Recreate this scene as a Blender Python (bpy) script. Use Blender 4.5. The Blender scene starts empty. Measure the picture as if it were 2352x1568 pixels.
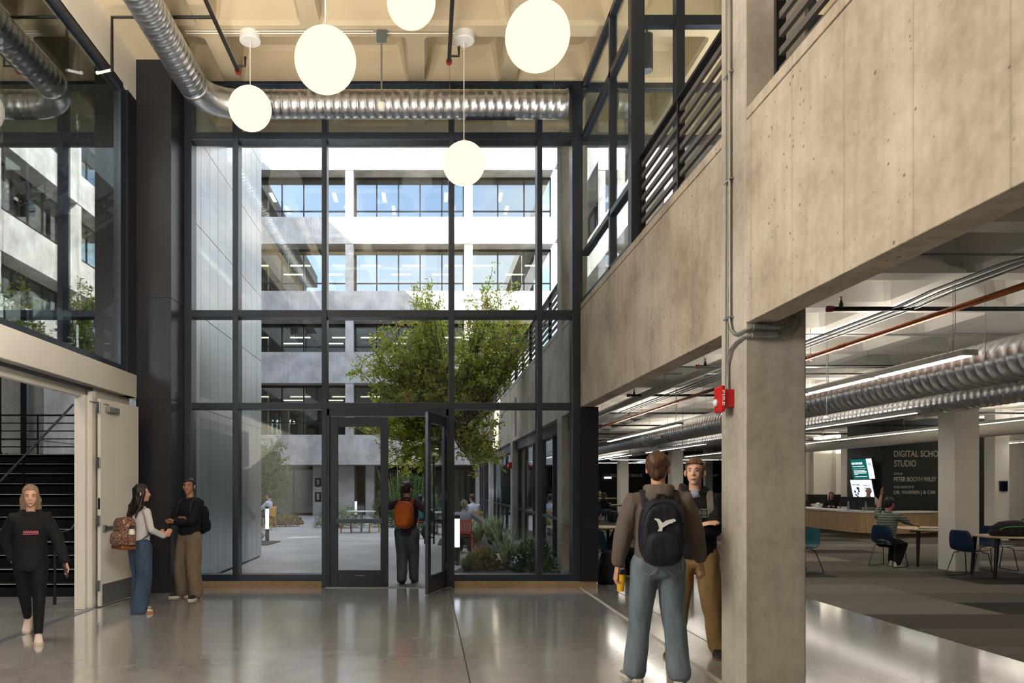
import bpy, bmesh, math, random
from mathutils import Vector, Matrix, noise as mnoise
R = math.radians
S = bpy.context.scene
COL = S.collection
# ---------------- camera (level, shifted lens) ----------------
F, CX, CY, H = 1680.0, 980.0, 1114.0, 1.62
def at(u, v, Y):
    return Vector(((u-CX)*Y/F, Y, H-(v-CY)*Y/F))
cam = bpy.data.cameras.new('camera'); camo = bpy.data.objects.new('camera', cam); COL.objects.link(camo)
camo.location = (0, 0, H); camo.rotation_euler = (R(90), 0, 0)
cam.sensor_width = 36; cam.lens = 36*F/2352
cam.shift_x = (1176-CX)/2352; cam.shift_y = (CY-784)/2352
cam.clip_start = 0.05; cam.clip_end = 500
S.camera = camo
# ---------------- colour management ----------------
S.view_settings.view_transform = 'Standard'
try: S.view_settings.look = 'None'
except Exception: pass
S.view_settings.gamma = 1; S.view_settings.use_curve_mapping = False
S.view_settings.exposure = 0.85
S.cycles.max_bounces = 5; S.cycles.diffuse_bounces = 2; S.cycles.glossy_bounces = 3
S.cycles.use_adaptive_sampling = True; S.cycles.adaptive_threshold = 0.08; S.cycles.adaptive_min_samples = 16; S.cycles.use_light_tree = True
S.cycles.transmission_bounces = 4; S.cycles.transparent_max_bounces = 12
S.cycles.caustics_reflective = False; S.cycles.caustics_refractive = False
S.cycles.sample_clamp_indirect = 4
# ---------------- sky ----------------
SUN_DIR = Vector((1.0, 0.8, -0.9)).normalized()
w = bpy.data.worlds.new('sky'); S.world = w; w.use_nodes = True
nt = w.node_tree; nt.nodes.clear()
def nn(t, **k):
    n = nt.nodes.new(t)
    for a, b in k.items(): setattr(n, a, b)
    return n
out = nn('ShaderNodeOutputWorld'); bg = nn('ShaderNodeBackground')
sky = nn('ShaderNodeTexSky', sky_type='NISHITA', sun_disc=False, sun_elevation=R(35), sun_rotation=R(231), air_density=1.0, dust_density=1.0, ozone_density=1.5)
tc = nn('ShaderNodeTexCoord'); mp = nn('ShaderNodeMapping'); mp.inputs['Scale'].default_value = (1, 1, 2.2)
cn = nn('ShaderNodeTexNoise'); cn.inputs['Scale'].default_value = 2.6; cn.inputs['Detail'].default_value = 7; cn.inputs['Roughness'].default_value = .55
cr = nn('ShaderNodeValToRGB'); cr.color_ramp.elements[0].position = .44; cr.color_ramp.elements[1].position = .66
mx = nn('ShaderNodeMix', data_type='RGBA'); 
nt.links.new(tc.outputs['Generated'], mp.inputs[0]); nt.links.new(mp.outputs[0], cn.inputs['Vector'])
nt.links.new(cn.outputs['Fac'], cr.inputs[0]); nt.links.new(cr.outputs[0], mx.inputs[0])
nt.links.new(sky.outputs[0], mx.inputs[6]); mx.inputs[7].default_value = (5.2, 5.3, 5.5, 1)
nt.links.new(mx.outputs[2], bg.inputs[0]); bg.inputs[1].default_value = 0.55
nt.links.new(bg.outputs[0], out.inputs[0])
# ---------------- sun ----------------
def lamp(name, kind, loc, energy, color=(1, 1, 1), direction=None, size=None, sizey=None, angle=None, spread=None):
    l = bpy.data.lights.new(name, kind); o = bpy.data.objects.new(name, l); COL.objects.link(o)
    o.location = loc; l.energy = energy; l.color = color
    if direction is not None: o.rotation_euler = Vector(direction).to_track_quat('-Z', 'Y').to_euler()
    if kind == 'AREA':
        l.shape = 'RECTANGLE'; l.size = size; l.size_y = sizey or size
        if spread: l.spread = R(spread)
    if angle: l.angle = R(angle)
    return o
lamp('sun', 'SUN', (-30, -20, 40), 9.5, (1, .95, .87), SUN_DIR, angle=.55)
# hall fill added without fixtures, then library uplights, stair and upstairs lights
lamp('hall_side_fill', 'AREA', (2.1, -3, 5.2), 210, (1, .96, .90), (-1, .8, -.38), 2.5, 2.5, spread=78)  # added fill from behind the camera for the left wall and people
lamp('hall_side_fill', 'AREA', (-4.1, 3.2, 4.6), 75, (1, .94, .86), (1, .22, -.28), 2.5, 2, spread=105)  # unseen side fill added for the right wall and the standing men
lamp('hall_ceiling_fill', 'AREA', (-2.2, 2.0, 2.9), 760, (1, .91, .79), (-.06, .22, 1), 4, 8, spread=135)  # floating area light added to brighten the hall ceiling, no fixture there
for (x, y, e) in ((5.5, 10.5, 24), (5.5, 19, 24), (8.4, 16.5, 26), (11.3, 10, 28), (11.3, 18.5, 28), (15.2, 17.5, 24), (8.4, 25, 30), (13, 29, 40), (9, 37, 40), (8.4, 6, 30), (17.5, 22, 40), (18.3, 30, 110)):  # last entry added without a pendant, to brighten the dim far white wall
    lamp('pendant_and_fill_uplight', 'AREA', (x, y, 3.02), e*1.5, (1, .93, .84), (0, 0, 1), .4, 5)
lamp('stair_light', 'AREA', (-6.5, 8.5, 7.6), 170, (1, .9, .8), (0, .1, -1), 2, 2)
lamp('upstairs_light', 'AREA', (6, 9.8, 5.2), 140, (1, .93, .85), (0, 0, 1), 4, 1.5)

# ---------------- mesh helpers ----------------
class MB:
    def __init__(s): s.v = []; s.f = []
    def add(s, vs, fs):
        b = len(s.v); s.v += [tuple(p) for p in vs]; s.f += [tuple(b+i for i in f) for f in fs]; return s
    def box(s, x0, x1, y0, y1, z0, z1, M=None):
        vs = [Vector((x, y, z)) for z in (z0, z1) for y in (y0, y1) for x in (x0, x1)]
        if M is not None: vs = [M @ p for p in vs]
        return s.add(vs, [(0, 2, 3, 1), (4, 5, 7, 6), (0, 1, 5, 4), (2, 6, 7, 3), (0, 4, 6, 2), (1, 3, 7, 5)])
    def cbox(s, c, d, M=None):
        c = Vector(c)
        T = Matrix.Translation(c) @ (M.to_4x4() if M is not None else Matrix())
        return s.box(-d[0]/2, d[0]/2, -d[1]/2, d[1]/2, -d[2]/2, d[2]/2, T)
    def ring_loft(s, rings, caps=True, close=False):
        n = len(rings[0]); vs = [p for r in rings for p in r]; fs = []
        m = len(rings)
        for i in range(m-1 if not close else m):
            a = i*n; b = ((i+1) % m)*n
            for j in range(n): k = (j+1) % n; fs.append((a+j, a+k, b+k, b+j))
        if caps and not close: fs.append(tuple(reversed(range(n)))); fs.append(tuple((m-1)*n+j for j in range(n)))
        return s.add(vs, fs)
    def tube(s, pts, r, n=8, caps=True, flat=None, up=None):
        pts = [Vector(p) for p in pts]; rs = r if isinstance(r, (list, tuple)) else [r]*len(pts)
        rings = []; prev = None
        for i, p in enumerate(pts):
            a = pts[i]-pts[i-1] if i > 0 else None; b = pts[i+1]-pts[i] if i < len(pts)-1 else None
            t = (a.normalized()+b.normalized()) if (a is not None and b is not None and a.length > 0 and b.length > 0) else (b if a is None else a)
            t = t.normalized() if t.length > 1e-9 else Vector((0, 0, 1))
            if prev is None:
                u = Vector(up) if up is not None else (Vector((0, 0, 1)) if abs(t.z) < .9 else Vector((1, 0, 0)))
            else: u = prev
            x = u - t*u.dot(t)
            x = x.normalized() if x.length > 1e-6 else t.orthogonal().normalized()
            prev = x; y = t.cross(x); f = flat or 1
            rings.append([p + x*math.cos(2*math.pi*j/n)*rs[i]*f + y*math.sin(2*math.pi*j/n)*rs[i] for j in range(n)])
        return s.ring_loft(rings, caps)
    def cyl(s, p, r, h, n=24, r2=None, axis=(0, 0, 1)):
        p = Vector(p); return s.tube([p, p+Vector(axis)*h], [r, r if r2 is None else r2], n)
    def lathe(s, prof, c=(0, 0, 0), n=24, M=None):
        c = Vector(c); rings = [[c+Vector((r*math.cos(2*math.pi*j/n), r*math.sin(2*math.pi*j/n), z)) for j in range(n)] for r, z in prof]
        if M is not None: rings = [[M @ p for p in r] for r in rings]
        return s.ring_loft(rings)
    def sphere(s, c, r, n=16, m=10, M=None):
        c = Vector(c); r = (r, r, r) if not isinstance(r, (tuple, list)) else r
        vs = []; fs = []
        def P(x, y, z):
            p = Vector((x*r[0], y*r[1], z*r[2]))
            if M is not None: p = M @ p
            return p+c
        vs.append(P(0, 0, 1))
        for i in range(1, m):
            th = math.pi*i/m
            for j in range(n): ph = 2*math.pi*j/n; vs.append(P(math.sin(th)*math.cos(ph), math.sin(th)*math.sin(ph), math.cos(th)))
        vs.append(P(0, 0, -1)); L = len(vs)-1
        for j in range(n): fs.append((0, 1+j, 1+(j+1) % n))
        for i in range(m-2):
            for j in range(n): a = 1+i*n; k = (j+1) % n; fs.append((a+j, a+n+j, a+n+k, a+k))
        a = 1+(m-2)*n
        for j in range(n): fs.append((L, a+(j+1) % n, a+j))
        return s.add(vs, fs)
    def prism(s, poly, axis, a, b):
        def P(p, t):
            return (t, p[0], p[1]) if axis == 'x' else ((p[0], t, p[1]) if axis == 'y' else (p[0], p[1], t))
        n = len(poly); vs = [P(p, a) for p in poly]+[P(p, b) for p in poly]
        fs = [tuple(reversed(range(n))), tuple(range(n, 2*n))]+[(i, (i+1) % n, n+(i+1) % n, n+i) for i in range(n)]
        return s.add(vs, fs)
    def mesh(s, name, smooth=False, fix=True):
        me = bpy.data.meshes.new(name); me.from_pydata(s.v, [], s.f); me.update()
        if fix:
            bm = bmesh.new(); bm.from_mesh(me); bmesh.ops.recalc_face_normals(bm, faces=bm.faces); bm.to_mesh(me); bm.free()
        if smooth:
            me.polygons.foreach_set('use_smooth', [True]*len(me.polygons))
            if smooth != 'all':
                try: me.set_sharp_from_angle(angle=R(smooth if isinstance(smooth, (int, float)) and smooth > 1 else 35))
                except Exception: pass
        return me
    def obj(s, name, m, parent=None, smooth=False, bevel=0, fix=True, loc=None):
        me = s.mesh(name, smooth, fix); o = bpy.data.objects.new(name, me); COL.objects.link(o)
        if m is not None: me.materials.append(m)
        if parent is not None: o.parent = parent
        if loc is not None: o.location = loc
        if bevel:
            b = o.modifiers.new('b', 'BEVEL'); b.width = bevel; b.segments = 2; b.limit_method = 'ANGLE'; b.angle_limit = R(40)
        return o
def tag(o, label, cat, group=None, kind=None):
    if label: o['label'] = label
    if cat: o['category'] = cat
    if group: o['group'] = group
    if kind: o['kind'] = kind
    return o
def thing(name, label, cat, loc=(0, 0, 0), rz=0, group=None):
    o = bpy.data.objects.new(name, None); COL.objects.link(o); o.empty_display_size = .1
    o.location = loc; o.rotation_euler = (0, 0, rz)
    return tag(o, label, cat, group)
def struct(name, mb, m, parent=None, smooth=False, bevel=0):
    o = mb.obj(name, m, parent, smooth, bevel)
    if parent is None: o['kind'] = 'structure'
    return o
def copy_tree(o, loc=None, rz=None, label=None, group=None, parent=None):
    c = o.copy(); COL.objects.link(c); c.parent = parent
    if loc is not None: c.location = loc
    if rz is not None: c.rotation_euler = (0, 0, rz)
    if label: c['label'] = label
    if group: c['group'] = group
    for ch in KIDS(o): copy_tree(ch, parent=c)
    return c
def KIDS(o): return [c for c in o.children]
def rot(rx=0, ry=0, rz=0): return (Matrix.Rotation(R(rz), 3, 'Z') @ Matrix.Rotation(R(ry), 3, 'Y') @ Matrix.Rotation(R(rx), 3, 'X'))

# ---------------- material helpers ----------------
class N:
    def __init__(s, name):
        s.m = bpy.data.materials.new(name); s.m.use_nodes = True; s.t = s.m.node_tree; s.t.nodes.clear()
        s.out = s.t.nodes.new('ShaderNodeOutputMaterial')
    def n(s, t, ins=None, **k):
        x = s.t.nodes.new('ShaderNode'+t)
        for a, b in k.items(): setattr(x, a, b)
        for a, b in (ins or {}).items():
            if hasattr(b, 'is_linked') or isinstance(b, bpy.types.NodeSocket): s.t.links.new(b, x.inputs[a])
            else: x.inputs[a].default_value = b
        return x
    def coord(s, scale=(1, 1, 1), rotz=0):
        c = s.n('TexCoord'); m = s.n('Mapping', {0: c.outputs['Object']}); m.inputs['Scale'].default_value = scale; m.inputs['Rotation'].default_value = (0, 0, rotz)
        return m.outputs[0]
    def noise(s, vec, scale, detail=4, rough=.5, dist=0):
        return s.n('TexNoise', {'Vector': vec, 'Scale': scale, 'Detail': detail, 'Roughness': rough, 'Distortion': dist}).outputs['Fac']
    def ramp(s, fac, a, b, ca=(0, 0, 0, 1), cb=(1, 1, 1, 1)):
        r = s.n('ValToRGB', {0: fac}); e = r.color_ramp.elements; e[0].position = a; e[1].position = b; e[0].color = c4(ca); e[1].color = c4(cb)
        return r.outputs[0]
    def mix(s, fac, a, b, mode='MIX'):
        x = s.n('Mix', data_type='RGBA', blend_type=mode)
        for i, q in ((0, fac), (6, a), (7, b)):
            if isinstance(q, bpy.types.NodeSocket): s.t.links.new(q, x.inputs[i])
            else: x.inputs[i].default_value = q if i == 0 else c4(q)
        return x.outputs[2]
    def math(s, op, a, b=0.0, c=0.0):
        return s.n('Math', {0: a, 1: b, 2: c}, operation=op).outputs[0]
    def bsdf(s, ins, bump=None, bstr=.3, bdist=.01):
        p = s.n('BsdfPrincipled', ins)
        if bump is not None:
            b = s.n('Bump', {'Height': bump, 'Strength': bstr, 'Distance': bdist}); s.t.links.new(b.outputs[0], p.inputs['Normal'])
        s.t.links.new(p.outputs[0], s.out.inputs[0]); return p
def c4(c): return (c[0], c[1], c[2], 1) if len(c) == 3 else tuple(c)
def hx(r, g, b):
    f = lambda x: ((x/255+.055)/1.055)**2.4 if x > 10 else x/255/12.92
    return (f(r), f(g), f(b))
MC = {}
def M_(name, col, rough=.5, metal=0, var=.12, nscale=8, bump=0, spec=.5, sheen=0, streak=(1, 1, 1), coat=0):
    if name in MC: return MC[name]
    q = N(name); v = q.coord(streak); nz = q.noise(v, nscale, 5)
    lo = tuple(c*(1-var) for c in col); hi = tuple(min(1, c*(1+var)) for c in col)
    cc = q.ramp(nz, .3, .7, lo, hi)
    ins = {'Base Color': cc, 'Roughness': rough, 'Metallic': metal, 'Specular IOR Level': spec}
    if sheen: ins['Sheen Weight'] = sheen
    if coat: ins['Coat Weight'] = coat
    q.bsdf(ins, nz if bump else None, bump, .02)
    MC[name] = q.m; return q.m
def concrete(name, c1, c2, axis=None, board=.61, pits=1.0, rough=.8, bstr=.5):
    q = N(name); P = q.coord(); st = q.coord((5, 5, .45))
    mott = q.noise(P, 1.3, 5, .6); fine = q.noise(P, 14, 3, .6); stk = q.noise(st, 2.2, 3, .6)
    c = q.mix(q.ramp(mott, .36, .64), c1, c2)
    c = q.mix(q.math('MULTIPLY', q.ramp(stk, .45, .75), .35), c, tuple(x*.62 for x in c1))
    c = q.mix(q.math('MULTIPLY', q.ramp(fine, .35, .7), .22), c, tuple(min(1, x*1.25) for x in c2))
    v = q.n('TexVoronoi', {'Vector': P, 'Scale': 7.0}); sep = q.n('SeparateColor', {0: v.outputs['Color']})
    rad = q.math('MULTIPLY', q.math('POWER', sep.outputs[0], 2.2), .12*pits)
    pit = q.math('LESS_THAN', v.outputs['Distance'], rad)
    v2 = q.n('TexVoronoi', {'Vector': P, 'Scale': 23.0}); sp2 = q.n('SeparateColor', {0: v2.outputs['Color']})
    rad2 = q.math('MULTIPLY', q.math('POWER', sp2.outputs[1], 2.4), .26*pits)
    pit2 = q.math('MULTIPLY', q.math('LESS_THAN', v2.outputs['Distance'], rad2), q.ramp(mott, .45, .55))
    pp = q.math('MAXIMUM', pit, pit2)
    c = q.mix(q.math('MULTIPLY', pp, .72), c, tuple(x*.3 for x in c1))
    hgt = q.math('SUBTRACT', q.math('ADD', q.math('MULTIPLY', mott, 1.2), q.math('MULTIPLY', fine, .35)), pp)
    if axis is not None:
        sx = q.n('SeparateXYZ', {0: P}).outputs[axis]
        fr = q.math('FRACT', q.math('DIVIDE', sx, board)); ln = q.math('LESS_THAN', fr, .02)
        c = q.mix(q.math('MULTIPLY', ln, .3), c, tuple(x*.5 for x in c1)); hgt = q.math('SUBTRACT', hgt, q.math('MULTIPLY', ln, .5))
    q.bsdf({'Base Color': c, 'Roughness': rough}, hgt, bstr, .02)
    return q.m
CONC = concrete('raw concrete', hx(150, 137, 121), hx(190, 179, 163), 1, bstr=.8)
CONCX = concrete('board marked concrete', hx(165, 160, 154), hx(205, 200, 194), 0, board=1.2, pits=.8)
CONCP = concrete('pillar concrete', hx(152, 145, 134), hx(186, 179, 168), None, pits=.5, bstr=.3)
PAINT = M_('warm white paint', hx(233, 227, 216), .55, var=.03, nscale=2)
PAINT2 = M_('white column paint', hx(228, 224, 214), .6, var=.03, nscale=2)
COFF = M_('painted coffers', hx(200, 184, 154), .75, 0, .07, 1.5)
COFFL = M_('painted library coffers', hx(214, 209, 200), .75, 0, .06, 1.5)
DARK = M_('dark anodised metal', hx(64, 72, 84), .36, .7, var=.05, nscale=3)
PANELD = M_('charcoal metal panel', hx(58, 58, 62), .36, .7, var=.04, nscale=1.5)
BLACK = M_('black painted steel', hx(24, 24, 27), .45, .3, var=.05)
STEEL = M_('brushed steel', hx(160, 164, 168), .35, .85, var=.08, nscale=20)
WHITE = M_('white enamel', hx(236, 234, 230), .4, var=.02)
GREYP = M_('grey conduit', hx(158, 160, 160), .35, .75, var=.08)
RED = M_('red enamel', hx(190, 24, 26), .35, var=.05)
REDC = M_('red pipe cap', hx(150, 52, 38), .5, var=.1)
COPPER = M_('copper pipe', hx(178, 100, 62), .28, .95, var=.15, nscale=5)
PIPEB = M_('black sprinkler pipe', hx(38, 36, 36), .45, .3, var=.1)
GREENW = M_('dark green wall paint', hx(40, 48, 44), .7, var=.05, nscale=2)
def galv(name, col, rough):
    q = N(name); P = q.coord(); sp = q.n('TexVoronoi', {'Vector': P, 'Scale': 45.0}); g = q.n('SeparateColor', {0: sp.outputs['Color']}).outputs[0]
    c = q.ramp(g, 0, 1, tuple(x*.92 for x in col), tuple(min(1, x*1.06) for x in col))
    rr = q.math('ADD', q.math('MULTIPLY', q.noise(P, 3, 3), .14), rough-.07)
    q.bsdf({'Base Color': c, 'Metallic': .95, 'Roughness': rr}, q.noise(P, 5, 2), .03, .01); return q.m
GALV = galv('galvanised duct', hx(212, 214, 218), .30)
def panelmat():
    q = N('brushed metal cladding'); P = q.coord((1, 1, .02)); nz = q.noise(P, 2.5, 3); g = q.noise(q.coord((1, 1, 1)), .7, 2)
    c = q.ramp(g, .3, .7, hx(168, 174, 182), hx(186, 192, 200))
    q.bsdf({'Base Color': c, 'Metallic': .8, 'Roughness': q.math('ADD', q.math('MULTIPLY', nz, .12), .28)}, g, .1, .05); return q.m
CLAD = panelmat()
def glass(name, tint, base, k, rough=0.0):
    q = N(name); fr = q.math('ADD', q.math('MULTIPLY', q.math('POWER', q.n('LayerWeight', {'Blend': .5}).outputs['Facing'], 5.0), .96), .04)
    fac = q.math('MINIMUM', q.math('ADD', q.math('MULTIPLY', fr, k), base), 1.0)
    t = q.n('BsdfTransparent', {0: c4(tint)}); g = q.n('BsdfGlossy', {'Color': (.93, .97, .98, 1), 'Roughness': rough})
    x = q.n('MixShader', {0: fac, 1: t.outputs[0], 2: g.outputs[0]}); q.t.links.new(x.outputs[0], q.out.inputs[0])
    return q.m
GL = glass('clear wall glass', (.95, .97, .965), .0, 1.0)
GLL = glass('reflective stair glass', (.70, .76, .76), .16, 1.4)
GLF = glass('tinted facade glass', (.6, .64, .62), .1, 1.2)
def emit(name, col, st):
    q = N(name); e = q.n('Emission', {0: c4(col), 1: st}); q.t.links.new(e.outputs[0], q.out.inputs[0]); return q.m
GLOBE = emit('glowing opal glass', (1, .83, .66), .70)
LEDS = emit('linear lamp diffuser', (1, .93, .82), 9.0)
LEDF = emit('far office lamp', (1, .9, .72), 2.5)
def floormat():
    q = N('polished concrete floor'); P = q.coord()
    a = q.noise(P, .8, 5, .6); b = q.noise(P, 6, 4, .6); sc = q.noise(q.coord((1, 12, 1)), 9, 3)
    c = q.mix(q.ramp(a, .3, .7), hx(156, 154, 152), hx(184, 182, 180))
    c = q.mix(q.math('MULTIPLY', q.ramp(b, .4, .7), .3), c, hx(200, 195, 188))
    r = q.math('ADD', q.math('MULTIPLY', b, .05), .12)
    q.bsdf({'Base Color': c, 'Roughness': r, 'Specular IOR Level': .8, 'Coat Weight': 1.0, 'Coat Roughness': .10, 'Coat IOR': 1.7}, sc, .02, .005); return q.m
FLOOR = floormat()
def paving():
    q = N('courtyard paving'); P = q.coord(); a = q.noise(P, .6, 8, .6); b = q.noise(P, 30, 4)
    c = q.mix(q.ramp(a, .3, .7), hx(150, 148, 144), hx(184, 182, 178)); c = q.mix(q.math('MULTIPLY', b, .25), c, hx(120, 118, 115))
    q.bsdf({'Base Color': c, 'Roughness': .8}, b, .2, .005); return q.m
PAVE = paving()
def carpet():
    q = N('carpet tiles'); P = q.coord()
    fl = q.n('TexVoronoi', {'Vector': q.coord((1.1, 1.1, 0)), 'Scale': 1.0, 'Randomness': 0.0}, distance='CHEBYCHEV')
    br = q.n('TexWhiteNoise', {0: q.n('VectorMath', {0: q.coord((.55, 1.09, 0))}, operation='FLOOR').outputs[0]}, noise_dimensions='3D').outputs[0]
    c = q.ramp(br, 0, 1, hx(44, 41, 38), hx(140, 133, 124))
    ls = q.noise(q.coord((1.5, 40, 1)), 3, 4); c = q.mix(q.math('MULTIPLY', q.ramp(ls, .4, .7), .4), c, hx(46, 43, 41))
    f = q.noise(P, 220, 2); c = q.mix(q.math('MULTIPLY', f, .3), c, hx(90, 85, 80))
    q.bsdf({'Base Color': c, 'Roughness': .95, 'Specular IOR Level': .1}, f, .5, .004); return q.m
CARPET = carpet()
def woodmat(name, a, b, sc=(14, 14, .6)):
    q = N(name); nz = q.noise(q.coord(sc), 2, 6, .6, 1); q.bsdf({'Base Color': q.ramp(nz, .3, .7, a, b), 'Roughness': .5}, nz, .1, .005); return q.m
WOOD = woodmat('oak slat veneer', hx(158, 128, 92), hx(196, 166, 126))
WOODT = woodmat('pale wood table top', hx(176, 150, 116), hx(204, 180, 146), (1, 10, 10))
GRAVEL = M_('dark planter gravel', hx(66, 64, 62), .9, var=.5, nscale=60, bump=1)
# =============== floors ===============
YW = 11.7
struct('floor', MB().box(-4.45, 2.44, -7, 11.62, -.2, 0).box(2.44, 5.47, -7, 13.4, -.2, 0), FLOOR)
f2 = struct('floor', MB().box(-11.2, -4.45, -7, 16.7, -.2, -.004), FLOOR)
struct('floor', MB().box(5.47, 28, -7, 46, -.2, .002).box(2.7, 5.47, 13.4, 46, -.2, .002), CARPET)
struct('trim_1', MB().box(-4.47, -4.36, 5, 9.9, .0, .006), STEEL)
struct('trim_2', MB().box(.352, .362, 3, 11.55, -.001, .0015), BLACK)
struct('trim_3', MB().box(2.40, 2.45, 3, 13.2, -.001, .0015), M_('pale joint filler', hx(196, 190, 182), .5))
struct('trim_4', MB().box(2.9, 2.912, 3, 13.2, -.001, .0015), M_('grey joint filler', hx(120, 112, 104), .5))
struct('ground_courtyard', MB().box(-12, 2.62, 11.62, 40.5, -.25, -.01), PAVE)
struct('trim_5', MB().box(-1.6, .4, 11.55, 11.95, -.01, .012), STEEL)
# =============== waffle ceilings ===============
def waffle(name, x0, x1, y0, y1, z, px, py, m, depth=.5, rib=.25, pitch=1.45, pitchy=1.43):
    mb = MB(); nx = range(math.floor((x0-px)/pitch)-1, math.ceil((x1-px)/pitch)+1); ny = range(math.floor((y0-py)/pitchy)-1, math.ceil((y1-py)/pitchy)+1)
    for i in nx:
        for j in ny:
            a0, a1 = px+i*pitch, px+(i+1)*pitch; b0, b1 = py+j*pitchy, py+(j+1)*pitchy
            if a1 <= x0+.3 or a0 >= x1-.3 or b1 <= y0+.3 or b0 >= y1-.3: continue
            a0, a1, b0, b1 = max(a0, x0), min(a1, x1), max(b0, y0), min(b1, y1)
            h = rib/2
            def octo(e, k, zz):
                X0, X1, Y0, Y1 = a0+e, a1-e, b0+e, b1-e
                return [(X0+k, Y0, zz), (X1-k, Y0, zz), (X1-k*.3, Y0+k*.3, zz), (X1, Y0+k, zz), (X1, Y1-k, zz), (X1-k*.3, Y1-k*.3, zz), (X1-k, Y1, zz), (X0+k, Y1, zz), (X0+k*.3, Y1-k*.3, zz), (X0, Y1-k, zz), (X0, Y0+k, zz), (X0+k*.3, Y0+k*.3, zz)]
            o0 = [(a0, b0, z)]*2+[(a1, b0, z)]*3+[(a1, b1, z)]*3+[(a0, b1, z)]*3+[(a0, b0, z)]
            r0 = [(a0, b0, z), (a1, b0, z), (a1, b1, z), (a0, b1, z)]
            r1 = octo(h, .09, z); r2 = octo(h+.03, .1, z+.06); r3 = octo(h+.09, .16, z+depth-.06); r4 = octo(h+.15, .12, z+depth)
            b = len(mb.v); mb.v += r0+r1+r2+r3+r4
            q = b+4
            mb.f += [(b, b+1, q+1, q), (b+1, q+2, q+1), (b+1, q+3, q+2), (b+1, b+2, q+4, q+3), (b+2, q+5, q+4), (b+2, q+6, q+5), (b+2, b+3, q+7, q+6), (b+3, q+8, q+7), (b+3, q+9, q+8), (b+3, b, q+10, q+9), (b, q+11, q+10), (b, q, q+11)]
            for L in range(3):
                A = q+12*L; B = A+12
                for t in range(12): u = (t+1) % 12; mb.f.append((A+t, A+u, B+u, B+t))
            mb.f.append(tuple(q+36+t for t in range(12)))
    o = mb.obj(name, m, fix=False); o['kind'] = 'structure'; return o
waffle('ceiling', -3.9, 12, -7, 13.7, 8.03, -.16, 10.33, COFF)
struct('ceiling', MB().box(-11.3, 12, -7, 13.7, 8.56, 8.8), COFF)
struct('ceiling', MB().box(-4.6, -3.9, -7, 11.7, 8.03, 8.56), COFF)
struct('ceiling', MB().box(-11.2, -4.58, -7, 11.7, 8.03, 8.56), BLACK)
# upper storeys of the wing we stand in
struct('wall_upper_storeys', MB().box(-11.3, 30, -9, 13.9, 8.8, 16.0).box(-9, 30, 13.7, 13.9, 8.03, 8.8), CONCX)
waffle('ceiling', 2.66, 28.2, -7, 46.5, 3.75, -.16, 10.33, COFFL, depth=.45)
struct('ceiling', MB().box(2.66, 28.2, -7, 46.5, 4.22, 4.38), COFFL)
# =============== left wall ===============
XL = -4.38
struct('wall_left', MB().box(XL-.2, XL, -7, 11.02, 7.4, 8.03), PAINT)
struct('wall_left', MB().box(XL-.16, XL+.02, -7, 11.0, 2.93, 3.27).box(XL-.2, XL-.12, -7, 9.75, 2.78, 2.93), PAINT)
struct('wall_left', MB().box(XL-.2, XL, -7, 5.4, 0, 2.93).box(XL-.2, XL-.1, 9.76, 11.02, 0, 2.93), PAINT)
# door jamb posts
struct('door_1', MB().box(-4.6, -4.46, 9.55, 9.7, 0, 2.8).box(-4.46, -4.4, 9.62, 9.72, 0, 2.86), PAINT)
wf = struct('window_1', MB().box(XL-.1, XL+.02, -7, 10.56, 3.27, 3.34).box(XL-.1, XL, -7, 10.56, 7.3, 7.42)
       .box(XL-.12, XL-.02, 10.52, 10.72, 3.27, 7.42), DARK)
for a, b in ((-7, 4.4), (4.405, 6.1), (6.105, 7.64), (7.645, 9.3), (9.305, 10.54)):
    MB().box(XL-.06, XL-.045, a, b, 3.32, 7.32).obj('pane', GLL, wf)
struct('trim_6', MB().box(XL-.1, XL+.01, 10.7, 11.03, 2.93, 7.4), PANELD)
# dark clad column beside the curtain wall
cc = MB()
for z0, z1 in ((0.02, 2.905), (2.915, 4.435), (4.445, 7.325), (7.335, 8.03)): cc.box(XL, -3.85, 11.02, 11.66, z0, z1)
cc.box(XL+.01, -3.86, 11.03, 11.66, 0, 8.03)
struct('column_clad', cc, PANELD)
# =============== stair tower behind the left wall ===============
tw = MB(); zs = [0.03, 2.9, 4.44, 5.9, 7.34, 8.9, 10.4, 12]; ys = [11.72+i*.4979 for i in range(11)]
for i in range(10):
    for j in range(7): tw.box(-3.80, -3.77, ys[i]+.006, ys[i+1]-.006, zs[j]+.006, zs[j+1]-.006)
struct('wall_cladding', tw, CLAD)
struct('wall_tower', MB().box(-3.92, -3.805, 11.72, 16.7, 0, 12).box(-11.35, -11.2, -7, 16.7, 0, 12).box(-11.2, -3.8, 13.9, 16.7, 12, 12.2), BLACK)
tg = struct('window_2', MB().box(-11.2, -3.92, 16.6, 16.7, 0, .1).box(-11.2, -3.92, 16.6, 16.7, 2.05, 2.2).box(-11.2, -3.92, 16.6, 16.7, 4.4, 4.5).box(-11.2, -3.92, 16.6, 16.7, 8, 8.1)
     .box(-10.0, -9.9, 16.6, 16.7, 0, 12).box(-7.0, -6.9, 16.6, 16.7, 0, 12).box(-9.22, -9.08, 16.6, 16.7, 0, 12), DARK)
MB().box(-11.2, -3.92, 16.64, 16.655, .1, 12).obj('pane', GL, tg)
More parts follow.
